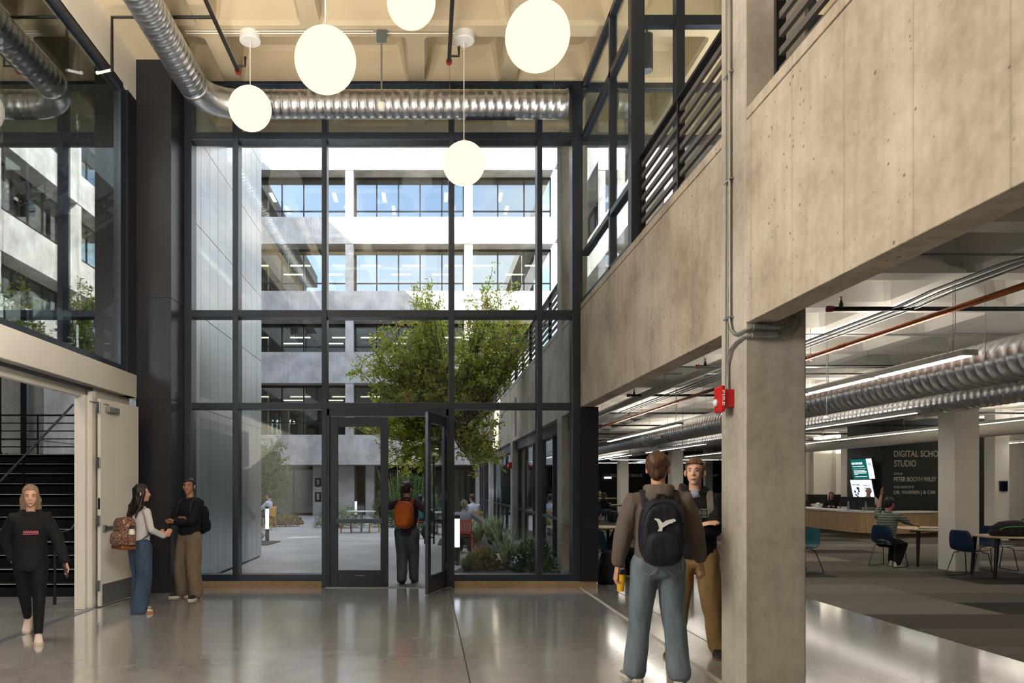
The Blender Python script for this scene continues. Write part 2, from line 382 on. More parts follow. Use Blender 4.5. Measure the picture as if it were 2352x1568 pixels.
# =============== curtain wall ===============
ZT = [(.10, .20), (2.83, 2.93), (4.29, 4.40), (7.10, 7.22), (7.98, 8.03)]
XM = [(-3.85, -3.73), (-3.08, -2.99), (-1.665, -1.585), (.35, .44), (1.755, 1.835), (2.31, 2.44)]
cw = MB()
for a, b in XM: cw.box(a, b, 11.60, 11.85, .0 if a in (-1.665, .35) else .10, 8.03)
for i in range(5):
    a, b = XM[i][1], XM[i+1][0]
    for z0, z1 in ZT:
        if i == 2 and z0 < 1: continue
        cw.box(a, b, 11.605, 11.84, z0, z1)
CW = struct('window_3', cw, DARK, bevel=.004)
for i in range(5):
    a, b = XM[i][1], XM[i+1][0]
    for k in range(4):
        if i == 2 and k == 0: continue
        MB().box(a-.01, b+.01, 11.70, 11.712, ZT[k][1]-.01, ZT[k+1][0]+.01).obj('pane', GL, CW)
struct('baseboard_front', MB().box(-3.85, -1.665, 11.6, 11.9, 0, .1).box(.44, 2.7, 11.6, 11.9, 0, .1), concrete('curb concrete', hx(150, 125, 98), hx(172, 146, 118), None, pits=.4))
struct('column_end_panel', MB().box(2.44, 2.72, 11.58, 11.9, .1, 2.86), PANELD)
struct('trim_7', MB().box(2.4405, 2.475, 11.605, 11.84, 2.865, 8.03), DARK)
# door frame + leaves
DFM = struct('door_2', MB().box(-1.585, -1.54, 11.6, 11.8, 0, 2.83).box(.305, .35, 11.6, 11.8, 0, 2.83).box(-1.585, .35, 11.6, 11.8, 2.72, 2.83), DARK, bevel=.003)
def door_leaf(name, label, loc, rz, flip):
    d = thing(name, label, 'door', loc, rz)
    w_, h_ = .925, 2.70; s = 1 if not flip else -1
    def bx(m, a, b, y0, y1, z0, z1): m.box(min(s*a, s*b), max(s*a, s*b), y0, y1, z0, z1)
    m = MB(); bx(m, 0, .125, -.025, .025, .012, h_); bx(m, w_-.125, w_, -.025, .025, .012, h_); bx(m, .125, w_-.125, -.025, .025, h_-.15, h_); bx(m, .125, w_-.125, -.025, .025, .012, .27)
    m.obj('frame', DARK, d, bevel=.003)
    m = MB(); bx(m, .12, w_-.12, -.006, .006, .26, h_-.14); m.obj('pane', GL, d)
    return d, s, w_
d, s_, w_ = door_leaf('glazed_door', 'closed glass entrance door with dark frame beside the open leaf', (-1.535, 11.66, 0), 0, False)
MB().box(.4, .55, -.03, -.024, .18, .188).obj('maker_plate', STEEL, d)
hinge = Vector((.30, 11.64)); free = Vector((.012, 10.80)); ang = math.atan2(free.y-hinge.y, free.x-hinge.x)
d, s_, w_ = door_leaf('glazed_door', 'open glass entrance door swung inward with a long pull bar', (.30, 11.62, 0), ang, False)
for sy in (-1, 1):
    m = MB(); m.tube([(.80, sy*.07, .75), (.80, sy*.07, 2.05)], .014, 10)
    for z in (.85, 1.95): m.tube([(.80, sy*.07, z), (.80, sy*.02, z)], .009, 8)
    m.obj('pull_handle', BLACK, d, smooth=True)
MB().box(.02, .06, -.035, .035, .3, .4).box(.02, .06, -.035, .035, 1.4, 1.5).box(.02, .06, -.035, .035, 2.4, 2.5).obj('hinge', STEEL, d)
# =============== right raw concrete parapet ===============
XR = 2.44
def parapet(y0, y1, m, name='wall_right'):
    struct(name, MB().box(XR, XR+.22, y0, y1, 2.86, 4.40).box(XR+.012, XR+.21, y0, y1, 4.40, 4.415).box(XR, XR+.24, y0, y1, 4.415, 4.50), m, bevel=.006)
parapet(-7, 11.72, CONC)
parapet(11.72, 40, CONC, 'wall_courtyard')
# pillars
def pillar(name, x, y, z1, m, w=.46, z0=0, bv=.012): return struct(name, MB().box(x, x+w, y, y+w, z0, z1), m, bevel=bv)
pillar('pillar_raw', 2.437, 5.59, 8.03, CONCP, .465)
for y in (-2.0, 13.2): pillar('pillar_raw', 2.436, y, 8.03, CONCP, .465)
for y in (20.8, 28.4, 36.0): pillar('pillar_raw', 2.436, y, 2.86, CONCP, .465)
for x, y in ((9.88, 13.68), (9.68, 28.9), (9.62, 36.5), (16.55, 21.3), (16.6, 28.9), (16.6, 43.5), (9.75, 21.3), (9.9, 6.1)): pillar('pillar_white', x, y, 3.9, PAINT2, .46 if x < 12 else .42)
# library windows to the courtyard
wi = 4
for y0, y1 in ((11.9, 13.2), (13.66, 20.8), (21.26, 28.4), (28.86, 36.0), (36.5, 39.5)):
    n = max(1, round((y1-y0)/1.45)); st = (y1-y0)/n; mb = MB()
    mb.box(2.6, 2.7, y0, y1, .04, .14).box(2.6, 2.7, y0, y1, .92, .98).box(2.55, 2.72, y0, y1, 2.62, 2.86)
    for i in range(n+1): mb.box(2.6, 2.7, y0+i*st-.035, y0+i*st+.035, .1, 2.7)
    o = struct('window_%d' % wi, mb, DARK); wi += 1
    MB().box(2.645, 2.657, y0, y1, .1, 2.7).obj('pane', GL, o)
struct('trim_8', MB().box(2.5, 2.72, 11.9, 40, -.05, .05), CONCP)
# upstairs glass box above the parapet
gb = MB()
gb.box(2.47, 2.57, 8.78, 11.6, 4.50, 4.58).box(2.47, 2.57, 8.78, 11.6, 5.25, 5.33).box(2.47, 2.57, 8.78, 11.6, 7.12, 7.22).box(2.47, 2.57, 8.78, 11.6, 7.95, 8.03).box(2.44, 2.60, 8.72, 8.86, 4.50, 8.03).box(2.47, 2.57, 9.86, 9.94, 4.5, 8.03)
o = struct('window_%d' % wi, gb, DARK, bevel=.003); wi += 1
for y0, y1 in ((8.86, 9.86), (9.94, 11.6)):
    for z0, z1 in ((4.58, 5.25), (5.33, 7.12), (7.22, 7.95)): MB().box(2.515, 2.527, y0, y1, z0, z1).obj('pane', GL, o)
gb = MB(); gb.box(2.6, 12, 8.74, 8.84, 7.12, 7.24).box(2.6, 12, 8.74, 8.84, 7.95, 8.03).box(2.6, 12, 8.74, 8.84, 4.4, 4.5)
xs = [2.6, 3.03, 4.6, 6.2, 7.8, 9.4, 11]
for x in xs[1:]: gb.box(x-.05, x+.05, 8.72, 8.86, 4.4, 8.03)
o = struct('window_%d' % wi, gb, DARK, bevel=.003); wi += 1
for i in range(len(xs)-1):
    MB().box(xs[i], xs[i+1], 8.79, 8.8, 4.5, 7.12).obj('pane', GL, o); MB().box(xs[i], xs[i+1], 8.79, 8.8, 7.24, 7.95).obj('pane', GL, o)
gb = MB(); gb.box(2.47, 12, 11.65, 11.8, 4.4, 4.5).box(2.47, 12, 11.65, 11.8, 7.1, 7.2).box(2.47, 12, 11.65, 11.8, 7.95, 8.03)
for x in (4.9, 7.2, 9.5): gb.box(x-.04, x+.04, 11.62, 11.82, 4.4, 8.03)
o = struct('window_%d' % wi, gb, DARK); wi += 1
for a, b in ((2.5, 4.86), (4.94, 7.16), (7.24, 9.46), (9.54, 12)): MB().box(a, b, 11.7, 11.71, 4.5, 7.95).obj('pane', GL, o)
struct('floor_upstairs', MB().box(2.68, 28, -7, 11.7, 4.39, 4.42), CARPET)
struct('ground_terrace', MB().box(2.68, 6.6, 11.7, 40, 4.39, 4.42), PAVE)
# closing walls of the hall and library
struct('wall_back', MB().box(-4.58, 12, -7.2, -7, 0, 8.6), PAINT)
struct('wall_back', MB().box(-11.3, -4.58, -7.2, -7, 0, 12), BLACK)
struct('wall_right_far', MB().box(28, 28.2, -7, 46.5, 0, 4.2), PAINT2)
struct('wall_library_near', MB().box(2.9, 28, -7.2, -7, 0, 4.2), PAINT2)
struct('wall_library_back', MB().box(2.6, 28, 46, 46.3, 0, 4.2), GREENW)
struct('wall_upstairs', MB().box(12, 12.2, -7, 11.7, 4.3, 8.8), PAINT)
# green sign wall of the library
struct('wall_green', MB().box(14.95, 19.0, 24.0, 24.9, 0, 3.9).box(14.95, 15.2, 24.9, 26.0, 0, 3.9), GREENW)
struct('wall_white', MB().box(19.0, 28, 23.9, 24.75, 0, 3.9), PAINT2)
struct('wall_white', MB().box(16.95, 28, 33, 33.2, 0, 3.9).box(17.3, 17.7, 32.7, 33, 0, 3.9).box(18.3, 18.6, 32.7, 33, 0, 3.9), PAINT2)
# =============== courtyard buildings ===============
BZ = [(2.68, 4.23), (6.90, 8.50), (10.15, 11.66), (14.10, 15.48), (17.91, 20.6)]
SOF = M_('tan soffit', hx(176, 150, 126), .8, var=.05)
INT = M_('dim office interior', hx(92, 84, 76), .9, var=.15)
def wing(label, T, length, cols, z_roof, zmin=0, low=None, lights=True, depth=7):
    b = thing('courtyard_building', label, 'building')
    def bx(mb, a0, a1, d0, d1, z0, z1):
        p0 = T(a0, d0); p1 = T(a1, d1)
        return mb.box(min(p0[0], p1[0]), max(p0[0], p1[0]), min(p0[1], p1[1]), max(p0[1], p1[1]), z0, z1)
    m = CONCX if abs(T(1, 0)[0]-T(0, 0)[0]) > .5 else CONCY
    for i, (z0, z1) in enumerate(BZ):
        if z0 < zmin: continue
        LL = length if (z0 > 4.4 or low is None) else low
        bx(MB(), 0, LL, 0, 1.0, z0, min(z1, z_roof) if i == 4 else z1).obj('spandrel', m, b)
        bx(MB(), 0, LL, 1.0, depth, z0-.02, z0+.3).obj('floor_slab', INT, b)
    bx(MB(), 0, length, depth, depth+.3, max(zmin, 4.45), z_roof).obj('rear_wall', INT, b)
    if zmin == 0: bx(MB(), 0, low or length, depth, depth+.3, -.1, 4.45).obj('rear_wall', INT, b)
    for c in cols: bx(MB(), c-.21, c+.21, .03, .5, (max(2.68, zmin) if low is None or c < low-.3 else 4.45), 17.95).obj('pier', m, b)
    ends = [-.21]+list(cols)+[length+.21]
    for fl in range(4):
        z0, z1 = max(BZ[fl][1], zmin), BZ[fl+1][0]
        for k in range(len(ends)-1):
            a0, a1 = ends[k]+.21, ends[k+1]-.21
            if a1-a0 < .8: continue
            n = max(1, round((a1-a0)/1.22)); st = (a1-a0)/n; mb = MB()
            bx(mb, a0, a1, .92, 1.0, z0, z0+.06); bx(mb, a0, a1, .92, 1.0, z1-.13, z1); bx(mb, a0, a1, .92, 1.0, z0+(z1-z0)*.25, z0+(z1-z0)*.25+.06)
            for i in range(n+1): bx(mb, a0+i*st-.035, a0+i*st+.035, .92, 1.0, z0, z1)
            fr = mb.obj('window', BLACK, b)
            bx(MB(), a0, a1, .955, .965, z0, z1).obj('pane', GLF, fr)
            if lights:
                for i in range(n):
                    for row in range(2 if fl else 3):
                        q0 = a0+(i+.15+.4*(row % 2))*st
                        if fl == 3:
                            if i % 3 == 1: bx(MB(), q0, q0+.2, 2.2+row*1.9, 3.4+row*1.9, z1-.35, z1-.3).obj('office_lamp', LEDF, b)
                        elif (i+row) % 2 == 0: bx(MB(), q0, q0+1.1, 2.3+row*1.7, 2.45+row*1.7, z1-.45, z1-.4).obj('office_lamp', LEDF, b)
    return b, bx
CONCY = concrete('side concrete', hx(165, 160, 154), hx(205, 200, 194), 1, board=1.2, pits=.8)
BW, bxb = wing('pale concrete office block across the courtyard with four rows of ribbon windows', lambda a, d: (-16.4+a, 37.8+d), 22.95, [6.23, 12.4, 18.56], 20.6, low=19.0)
# ground floor of the back block: recessed glass wall, piers and doors
g = MB(); bxb(g, 0, 18.95, 2.1, 2.2, -.1, .12); bxb(g, 0, 18.95, 2.1, 2.2, 2.45, 2.7)
for i in range(15): bxb(g, 1.3*i, 1.3*i+.09, 2.1, 2.2, 0, 2.6)
fr = g.obj('shopfront', BLACK, BW); bxb(MB(), 0, 18.95, 2.14, 2.16, 0, 2.6).obj('pane', GLF, fr)
for u0, u1 in ((716, 744), (750, 812), (838, 858)):
    a = (u0-980)/43.5+16.4; c = (u1-980)/43.5+16.4; bxb(MB(), a, c, 1.2, 2.05, -.05, 2.7).obj('pier', CONCX, BW)
bxb(MB(), 0, 18.95, .9, 7, -.1, -.02).obj('floor_slab', PAVE, BW)
LW, _ = wing('concrete wing along the left side of the courtyard with ribbon windows', lambda a, d: (-9.0-d, 17.2+a), 20.55, [6.2, 12.4, 18.6], 18.8, lights=False)
bxl = MB().box(-10, -9.02, 17.2, 37.8, -.1, 2.7).obj('ground_wall', CONCY, LW)
RW, _ = wing('sunlit concrete wing above the terrace right of the courtyard', lambda a, d: (6.6+d, 14.0+a), 23.75, [6.2, 12.4, 18.6], 18.8, lights=False, depth=6, zmin=4.43)
# =============== people ===============
def remesh(mb, vox, smooth=4, disp=None, decim=None):
    """several closed shapes -> one continuous surface"""
    me = mb.mesh('tmp', False, True); o = bpy.data.objects.new('tmp', me); COL.objects.link(o)
    r = o.modifiers.new('r', 'REMESH'); r.mode = 'VOXEL'; r.voxel_size = vox; r.use_smooth_shade = True
    if smooth: k = o.modifiers.new('s', 'SMOOTH'); k.factor = .5; k.iterations = smooth
    dg = bpy.context.evaluated_depsgraph_get(); dg.update()
    nm = bpy.data.meshes.new_from_object(o.evaluated_get(dg)); nm.materials.clear()
    bpy.data.objects.remove(o); bpy.data.meshes.remove(me)
    if disp:
        cs = [v.co.copy() for v in nm.vertices]; ns = [v.normal.copy() for v in nm.vertices]; fl_ = []
        for c_, n_ in zip(cs, ns): fl_.extend(disp(c_, n_))
        nm.vertices.foreach_set('co', fl_); nm.update()
    nm.polygons.foreach_set('use_smooth', [True]*len(nm.polygons))
    return nm
def mobj(name, me, m, parent):
    o = bpy.data.objects.new(name, me); COL.objects.link(o); me.materials.append(m); o.parent = parent; return o
def limb(mb, pts, rs, n=14, flat=None, up=None):
    """tapered limb with rounded ends, resampled smoothly"""
    P = [Vector(p) for p in pts]
    d0 = (P[0]-P[1]).normalized(); d1 = (P[-1]-P[-2]).normalized()
    q = [P[0]+d0*rs[0]*.85, P[0]+d0*rs[0]*.5]+P+[P[-1]+d1*rs[-1]*.5, P[-1]+d1*rs[-1]*.85]
    r = [rs[0]*.35, rs[0]*.85]+list(rs)+[rs[-1]*.85, rs[-1]*.35]
    mb.tube(q, r, n, True, flat, up)
def ell(mb, secs, n=20):
    """secs: (centre, half width x, half depth y[, yaw, lean]) loft"""
    rings = []
    for s in secs:
        c = Vector(s[0]); yaw = s[3] if len(s) > 3 else 0; tilt = s[4] if len(s) > 4 else 0
        M = rot(tilt, 0, yaw)
        rings.append([c+M @ Vector((s[1]*math.copysign(abs(math.cos(t))**.9, math.cos(t)), s[2]*math.copysign(abs(math.sin(t))**.9, math.sin(t)), 0)) for t in [2*math.pi*j/n for j in range(n)]])
    mb.ring_loft(rings)
def ik(a, b, l1, l2, pole):
    a, b = Vector(a), Vector(b); d = b-a; L = d.length; L2 = min(L, (l1+l2)*.999); d.normalize()
    if L2 < L: b = a+d*L2
    x = (l1*l1-l2*l2+L2*L2)/(2*L2); h = math.sqrt(max(0, l1*l1-x*x))
    p = Vector(pole); p = p-d*p.dot(d); p.normalize()
    return a+d*x+p*h, b
SKIN = {}
def skin(col):
    k = tuple(col)
    if k not in SKIN:
        q = N('skin'); nz = q.noise(q.coord(), 9, 4); c = q.ramp(nz, .3, .7, tuple(x*.93 for x in col), tuple(min(1, x*1.06) for x in col))
        q.bsdf({'Base Color': c, 'Roughness': .5, 'Subsurface Weight': .08, 'Subsurface Scale': .02}, q.noise(q.coord(), 120, 2), .05, .002); SKIN[k] = q.m
    return SKIN[k]
def cloth(name, col, bump=.6, scale=9, rough=.85, var=.12, st=(1, 1, .5)): return M_(name, col, rough, 0, var, scale, bump, .25, .0, st)
def hairm(name, col):
    if name in MC: return MC[name]
    q = N(name); v = q.coord((1, 1, .12)); nz = q.noise(v, 60, 4); c = q.ramp(nz, .3, .7, tuple(x*.55 for x in col), tuple(min(1, x*1.4) for x in col))
    q.bsdf({'Base Color': c, 'Roughness': .45, 'Specular IOR Level': .4}, nz, .7, .01); MC[name] = q.m; return q.m
def fold(amp=.012, fr=9, zs=.45, seed=0):
    def f(co, no):
        p = Vector((co.x*fr+seed, co.y*fr, co.z*fr*zs)); a = mnoise.noise(p)*.7+mnoise.noise(p*2.3)*.4
        return co+no*a*amp
    return f
def person(label, loc, rz, h=1.75, pose=None, sk=(.55, .36, .26), hair=None, top=None, legs=None, shoes=None, vox=.011, group=None, fem=False, extra=None, brows=None, smile=0):
    P = dict(lean=0, side=0, twist=0, head=(0, 0, 0), sit=0, pelvis=None, fr=(.11, .02), fl=(-.11, .02), fang=(8, -8), lift=(0, 0),
             handR=(.27, .05, .80), handL=(-.27, .05, .80), poleR=(.6, -1, 0), poleL=(-.6, -1, 0), kneeR=(0, 1, 0), kneeL=(0, 1, 0), curl=.5, hdirR=None, hdirL=None)
    P.update(pose or {})
    s = h/1.75; t = thing('person', label, 'person', loc, rz, group)
    V = Vector
    def sc(p): return V(p)*s
    pel = sc(P['pelvis'] or (0, 0, .93))
    up = (rot(-P['lean'], P['side'], 0) @ V((0, 0, 1)))
    Mt = rot(-P['lean'], P['side'], P['twist'])
    def T(p): return pel+Mt @ (V(p)*s)
    neck = T((0, -.015, .55)); headc = T((0, .012, .695)); hM = Mt @ rot(P['head'][0], P['head'][1], P['head'][2])
    sw = .168 if fem else .192
    shR, shL = T((sw, -.01, .455)), T((-sw, -.01, .455))
    hiR, hiL = pel+rot(0, 0, P['twist']*.3) @ V((.092*s, 0, -.03*s)), pel+rot(0, 0, P['twist']*.3) @ V((-.092*s, 0, -.03*s))
    elR, wrR = ik(shR, sc(P['handR']), .285*s, .255*s, P['poleR']); elL, wrL = ik(shL, sc(P['handL']), .285*s, .255*s, P['poleL'])
    anR = V((P['fr'][0]*s, P['fr'][1]*s, (.085+P['lift'][0])*s)); anL = V((P['fl'][0]*s, P['fl'][1]*s, (.085+P['lift'][1])*s))
    knR, anR = ik(hiR, anR, .420*s, .402*s, P['kneeR']); knL, anL = ik(hiL, anL, .420*s, .402*s, P['kneeL'])
    J = dict(pel=pel, T=T, neck=neck, headc=headc, hM=hM, shR=shR, shL=shL, elR=elR, elL=elL, wrR=wrR, wrL=wrL, s=s, root=t, Mt=Mt, knR=knR, knL=knL, anR=anR, anL=anL)
    # ---- body (skin), one continuous surface ----
    mb = MB(); wd = .92 if fem else 1
    ell(mb, [(T((0, 0, z)), a*s*wd, b*s, P['twist'], -P['lean']) for z, a, b in ((-.1, .09, .07), (-.06, .14, .1), (.02, .15, .105), (.12, .13, .09), (.25, .14, .1), (.38, .155, .105), (.45, .14, .09), (.5, .09, .07), (.53, .05, .05))])
    def HP(p): return headc+hM @ (V(p)*s)
    limb(mb, [T((0, -.02, .45)), neck, headc+hM @ (V((0, -.015, -.06))*s)], [.062*s, .053*s*wd, .053*s*wd], 14)
    hd = MB()
    hd.sphere(HP((0, -.012, .035)), (.074*s, .092*s, .083*s), 20, 14, hM)
    hd.sphere(HP((0, .022, -.02)), (.062*s, .070*s, .085*s), 20, 14, hM)
    hd.sphere(HP((0, .055, -.085)), (.03*s*wd, .026*s, .022*s), 14, 8, hM)
    hd.sphere(HP((0, .02, -.06)), (.052*s*wd, .05*s, .045*s), 14, 8, hM)
    for q in (-1, 1):
        hd.sphere(HP((q*.034, .062, -.018)), (.02*s, .018*s, .02*s), 10, 8, hM)
        hd.sphere(HP((q*.03, .078, .032)), (.022*s, .012*s, .008*s), 10, 6, hM)
        hd.sphere(HP((q*.081, -.012, -.002)), (.010*s, .021*s, .035*s), 10, 8, hM @ rot(0, 0, q*-28))
    hd.tube([HP((0, .082, .028)), HP((0, .094, .0)), HP((0, .106, -.02)), HP((0, .088, -.03))], [.007*s, .009*s, .0135*s, .009*s], 10)
    hd.sphere(HP((.012, .090, -.024)), .009*s, 8, 6).sphere(HP((-.012, .090, -.024)), .009*s, 8, 6)
    hd.sphere(HP((0, .084, -.055)), (.022*s, .009*s, .006*s), 10, 6, hM).sphere(HP((0, .081, -.064)), (.018*s, .009*s, .006*s), 10, 6, hM)
    mb.add(hd.v, hd.f)
    for (sh, el, wr) in ((shR, elR, wrR), (shL, elL, wrL)):
        limb(mb, [sh.lerp(neck, .12), sh.lerp(el, .35), el], [.04*s*wd, .042*s*wd, .036*s*wd]); limb(mb, [el, el.lerp(wr, .3), el.lerp(wr, .95)], [.038*s*wd, .039*s*wd, .025*s*wd], flat=.85)
    for (hp, kn, an) in ((hiR, knR, anR), (hiL, knL, anL)):
        limb(mb, [hp, hp.lerp(kn, .5), kn], [.085*s, .072*s, .052*s]); limb(mb, [kn, kn.lerp(an, .3), an], [.052*s, .052*s, .034*s])
    # hands
    hands = []
    for side, el, wr, hdir in ((1, elR, wrR, P['hdirR']), (-1, elL, wrL, P['hdirL'])):
        f = (wr-el).normalized() if hdir is None else V(hdir).normalized()
        inw = V((-side, .15, 0)); inw = inw-f*inw.dot(f)
        inw = inw.normalized() if inw.length > .1 else V((0, 0, -1)); acr = f.cross(inw).normalized()
        if acr.y < 0 and abs(f.z) > .5: acr = -acr
        elif abs(f.z) <= .5 and acr.z < 0: acr = -acr
        hb = mb
        base = wr+f*.01*s
        rings = []
        for d, w2, th in ((-.02, .026, .021), (.02, .033, .017), (.06, .041, .015), (.088, .04, .012)):
            rings.append([base+f*d*s+acr*w2*s*math.cos(a)+inw*th*s*math.sin(a) for a in [2*math.pi*j/12 for j in range(12)]])
        hb.ring_loft(rings)
        for i, L in enumerate((.068, .078, .073, .056)):
            o = base+f*(.082-abs(i-1.3)*.004)*s+acr*(.030-.020*i)*s
            c = P['curl']*(.8+.15*i); a1 = f*math.cos(c*.5)+inw*math.sin(c*.5); a2 = f*math.cos(c*1.2)+inw*math.sin(c*1.2); a3 = f*math.cos(c*1.9)+inw*math.sin(c*1.9)
            p1 = o+a1*L*.45*s; p2 = p1+a2*L*.32*s; p3 = p2+a3*L*.25*s
            limb(hb, [o-f*.015*s, p1, p2, p3], [.0088*s, .0085*s, .008*s, .0066*s], 8)
        o = base+f*.025*s+acr*.028*s
        limb(hb, [o, o+(f*.6+acr*.7+inw*.3).normalized()*.034*s, o+(f*.6+acr*.7+inw*.3).normalized()*.034*s+(f*.9+inw*.35).normalized()*.03*s], [.013*s, .0105*s, .0085*s], 8)
        hands.append((base, f, acr, inw))
    J['hands'] = hands
    eyes = [HP((q*.030, .083, .012)) for q in (-1, 1)]; rr = .016*s
    def face(co, no):
        for e in eyes:
            d = (co-e).length
            if d < .03*s: co = co-(hM @ V((0, 1, 0)))*.0075*s*math.exp(-(d/rr)**2)
        return co
    mobj('body', remesh(mb, vox*.75, 2, face), skin(sk), t)
    fine = vox < .02
    if fine:
        ew = M_('eye white', hx(205, 200, 195), .3, var=.02); ed = M_('dark iris', hx(44, 30, 22), .25, var=.05)
        for q in (-1, 1):
            e = MB().sphere(HP((q*.030, .0745, .012)), (.0125*s, .0085*s, .0062*s), 12, 8, hM).obj('eye', ew, t, smooth='all')
            MB().sphere(HP((q*.030, .0815, .012)), (.0058*s, .003*s, .0058*s), 10, 6, hM).obj('iris', ed, e, smooth='all')
        bm_ = MB()
        for q in (-1, 1): bm_.tube([HP((q*.014, .0925, .032)), HP((q*.03, .0915, .038)), HP((q*.047, .079, .034))], [.0035*s, .0042*s, .002*s], 6, flat=.8)
        bm_.obj('eyebrows', hairm('brow hair', brows or hx(60, 42, 30)), t, smooth='all')
        lp = MB(); k = smile*.006
        lp.tube([HP((-.024, .076, -.059+k)), HP((-.012, .089, -.060)), HP((0, .0925, -.060)), HP((.012, .089, -.060)), HP((.024, .076, -.059+k))], [.0016*s, .0045*s, .0052*s, .0045*s, .0016*s], 8)
        lp.obj('lips', M_('lips', hx(168, 96, 84), .45, var=.06), t, smooth='all')
    # ---- hair ----
    if hair:
        hm = hairm(hair['name'], hair['col']); hb = MB(); vol = hair.get('vol', 1)
        k = .011*vol
        hb.sphere(HP((0, -.024, .047)), ((.076+k)*s, (.092+k)*s, (.080+k*1.2)*s), 22, 14, hM)
        st = hair.get('style', 'short')
        if st == 'short':
            hb.sphere(HP((0, -.05, .0)), ((.064+k*.4)*s, (.055+k)*s, (.085)*s), 18, 12, hM)
            hb.sphere(HP((.014, .058, .086)), (.056*s, .036*s, .026*s), 14, 8, hM @ rot(0, 14, 0))
            hb.sphere(HP((-.03, .03, .085)), (.045*s, .045*s, .03*s), 14, 8, hM)
            for q in (-1, 1): hb.sphere(HP((q*.070, .012, .045)), (.011*s, .024*s, .036*s), 10, 8, hM)
        if st in ('long', 'pony', 'bun', 'shoulder'):
            hb.sphere(HP((0, -.04, .01)), ((.074+k)*s, (.075+k)*s, .09*s), 18, 12, hM)
            for q in (-1, 1): hb.sphere(HP((q*.066, .02, .03)), (.018*s, .04*s, .06*s), 12, 8, hM)
        if st in ('long', 'shoulder'):
            L = hair.get('len', .42 if st == 'long' else .2)
            b = HP((0, -.05, .0)); dn = V((0, 0, -1)); bk = hM @ V((0, -1, 0))
            ell(hb, [(b+V((0, 0, .05))*s, .07*s, .06*s), (b+dn*.06*s, .085*s, .07*s), (b+dn*.16*s+bk*.03*s, .10*s*hair.get('wide', 1), .065*s), (b+dn*L*.7*s+bk*.065*s, .105*s*hair.get('wide', 1), .05*s), (b+dn*L*s+bk*.06*s, .06*s, .022*s)])
            for q in (-1, 1):
                limb(hb, [HP((q*.07, .02, .04)), HP((q*.085, .012, -.04)), HP((q*.088, -.01, -.13)), HP((q*.08, -.02, -.13-.25*L))], [.016*s, .024*s, .022*s, .01*s], 10)
        if st == 'pony':
            limb(hb, [HP((0, -.10, .05)), HP((0, -.15, .03)), HP((0, -.165, -.06)), HP((.01, -.15, -.2))], [.03*s, .034*s, .03*s, .012*s], 12)
        if st == 'bun': hb.sphere(HP((0, -.12, .06)), .045*s, 12, 8)
        def hf(co, no):
            l = hM.transposed() @ (co-headc)/s
            # carve the face opening
            if l.y > .028 and l.z < .078-.3*max(0, abs(l.x)-.035) and abs(l.x) < .068: co = co-(hM @ V((0, 1, 0)))*min(.06, (l.y-.028)*1.0)*s
            a = mnoise.noise(V((co.x*45, co.y*45, co.z*9))); b_ = mnoise.noise(V((co.x*22, co.y*22, co.z*16))); return co+no*(a*.005+b_*.006)*s*vol
        mobj('hair', remesh(hb, vox*.75, 3, hf), hm, t)
    # ---- trousers ----
    if legs:
        lb = MB(); w0, w1, w2, w3 = legs.get('w', (.105, .085, .07, .06)); wz = legs.get('waist', .1)
        ell(lb, [(T((0, 0, wz)), .152*s*wd, .108*s, P['twist'], -P['lean']), (T((0, -.005, .04)), .16*s, .12*s, P['twist'], -P['lean']*.8), (T((0, -.012, -.04)), .17*s, .13*s, P['twist']*.6, 0), (pel+V((0, -.005, -.10))*s, .165*s, .115*s), (pel+V((0, 0, -.14))*s, .12*s, .08*s)])
        for hp, kn, an in ((hiR, knR, anR), (hiL, knL, anL)):
            e = an+(kn-an).normalized()*legs.get('hem', -.005)*s
            limb(lb, [hp, hp.lerp(kn, .4), kn, kn.lerp(e, .4), e], [w0*s, (w0*.5+w1*.5)*s, w1*s, w2*s, w3*s], 18)
        mobj('trousers', remesh(lb, vox, 3, fold(legs.get('fold', .010), 8, .5, loc[0])), legs['m'], t)
    # ---- top ----
    if top:
        tb = MB(); g = top.get('g', 0.0); hem = top.get('hem', -.06)
        ell(tb, [(T((0, -.002, z)), (a+g)*s*wd, (b+g)*s, P['twist'], -P['lean']) for z, a, b in ((hem, .150, .115), (hem+.05, .165, .125), (.10, .162, .118), (.24, .162, .118), (.35, .176, .122), (.42, .168, .112), (.475, .128, .088), (.505, .092, .072), (.53, .066, .062))])
        sl = top.get('sleeve', 1.0); r0, r1, r2 = top.get('r', (.064, .054, .04))
        for sh, el, wr in ((shR, elR, wrR), (shL, elL, wrL)):
            inn = sh+(T((0, 0, .42))-sh)*.25
            if sl <= .5: limb(tb, [inn, sh, sh.lerp(el, sl*1.6)], [r0*s, r0*s, r1*1.1*s])
            else: limb(tb, [inn, sh, sh.lerp(el, .5), el], [r0*s, r0*s, (r0+r1)/2*s, r1*s]); limb(tb, [el, el.lerp(wr, .5*sl), el.lerp(wr, sl*.98)], [r1*s, (r1*.5+r2*.5)*s, r2*s])
        if top.get('hood'):
            hc = T((0, -.075, .535)); 
            rings = []
            tb.sphere(T((0, -.10, .50)), (.105*s, .06*s, .075*s), 16, 10, Mt)
            pts = [T((.085*math.cos(a), -.02+.095*math.sin(a), .535+(-.03 if math.sin(a) > .3 else .012))) for a in [2*math.pi*j/16 for j in range(17)]]
            tb.tube(pts, .034*s, 10)
        if top.get('collar'):
            pts = [T((.068*math.cos(a), -.008+.068*math.sin(a), .535-.012*math.sin(a))) for a in [2*math.pi*j/16 for j in range(17)]]
            tb.tube(pts, .014*s, 8)
        mobj(top.get('name', 'sweater'), remesh(tb, vox, 3, fold(top.get('fold', .009), 10, .6, loc[1])), top['m'], t)
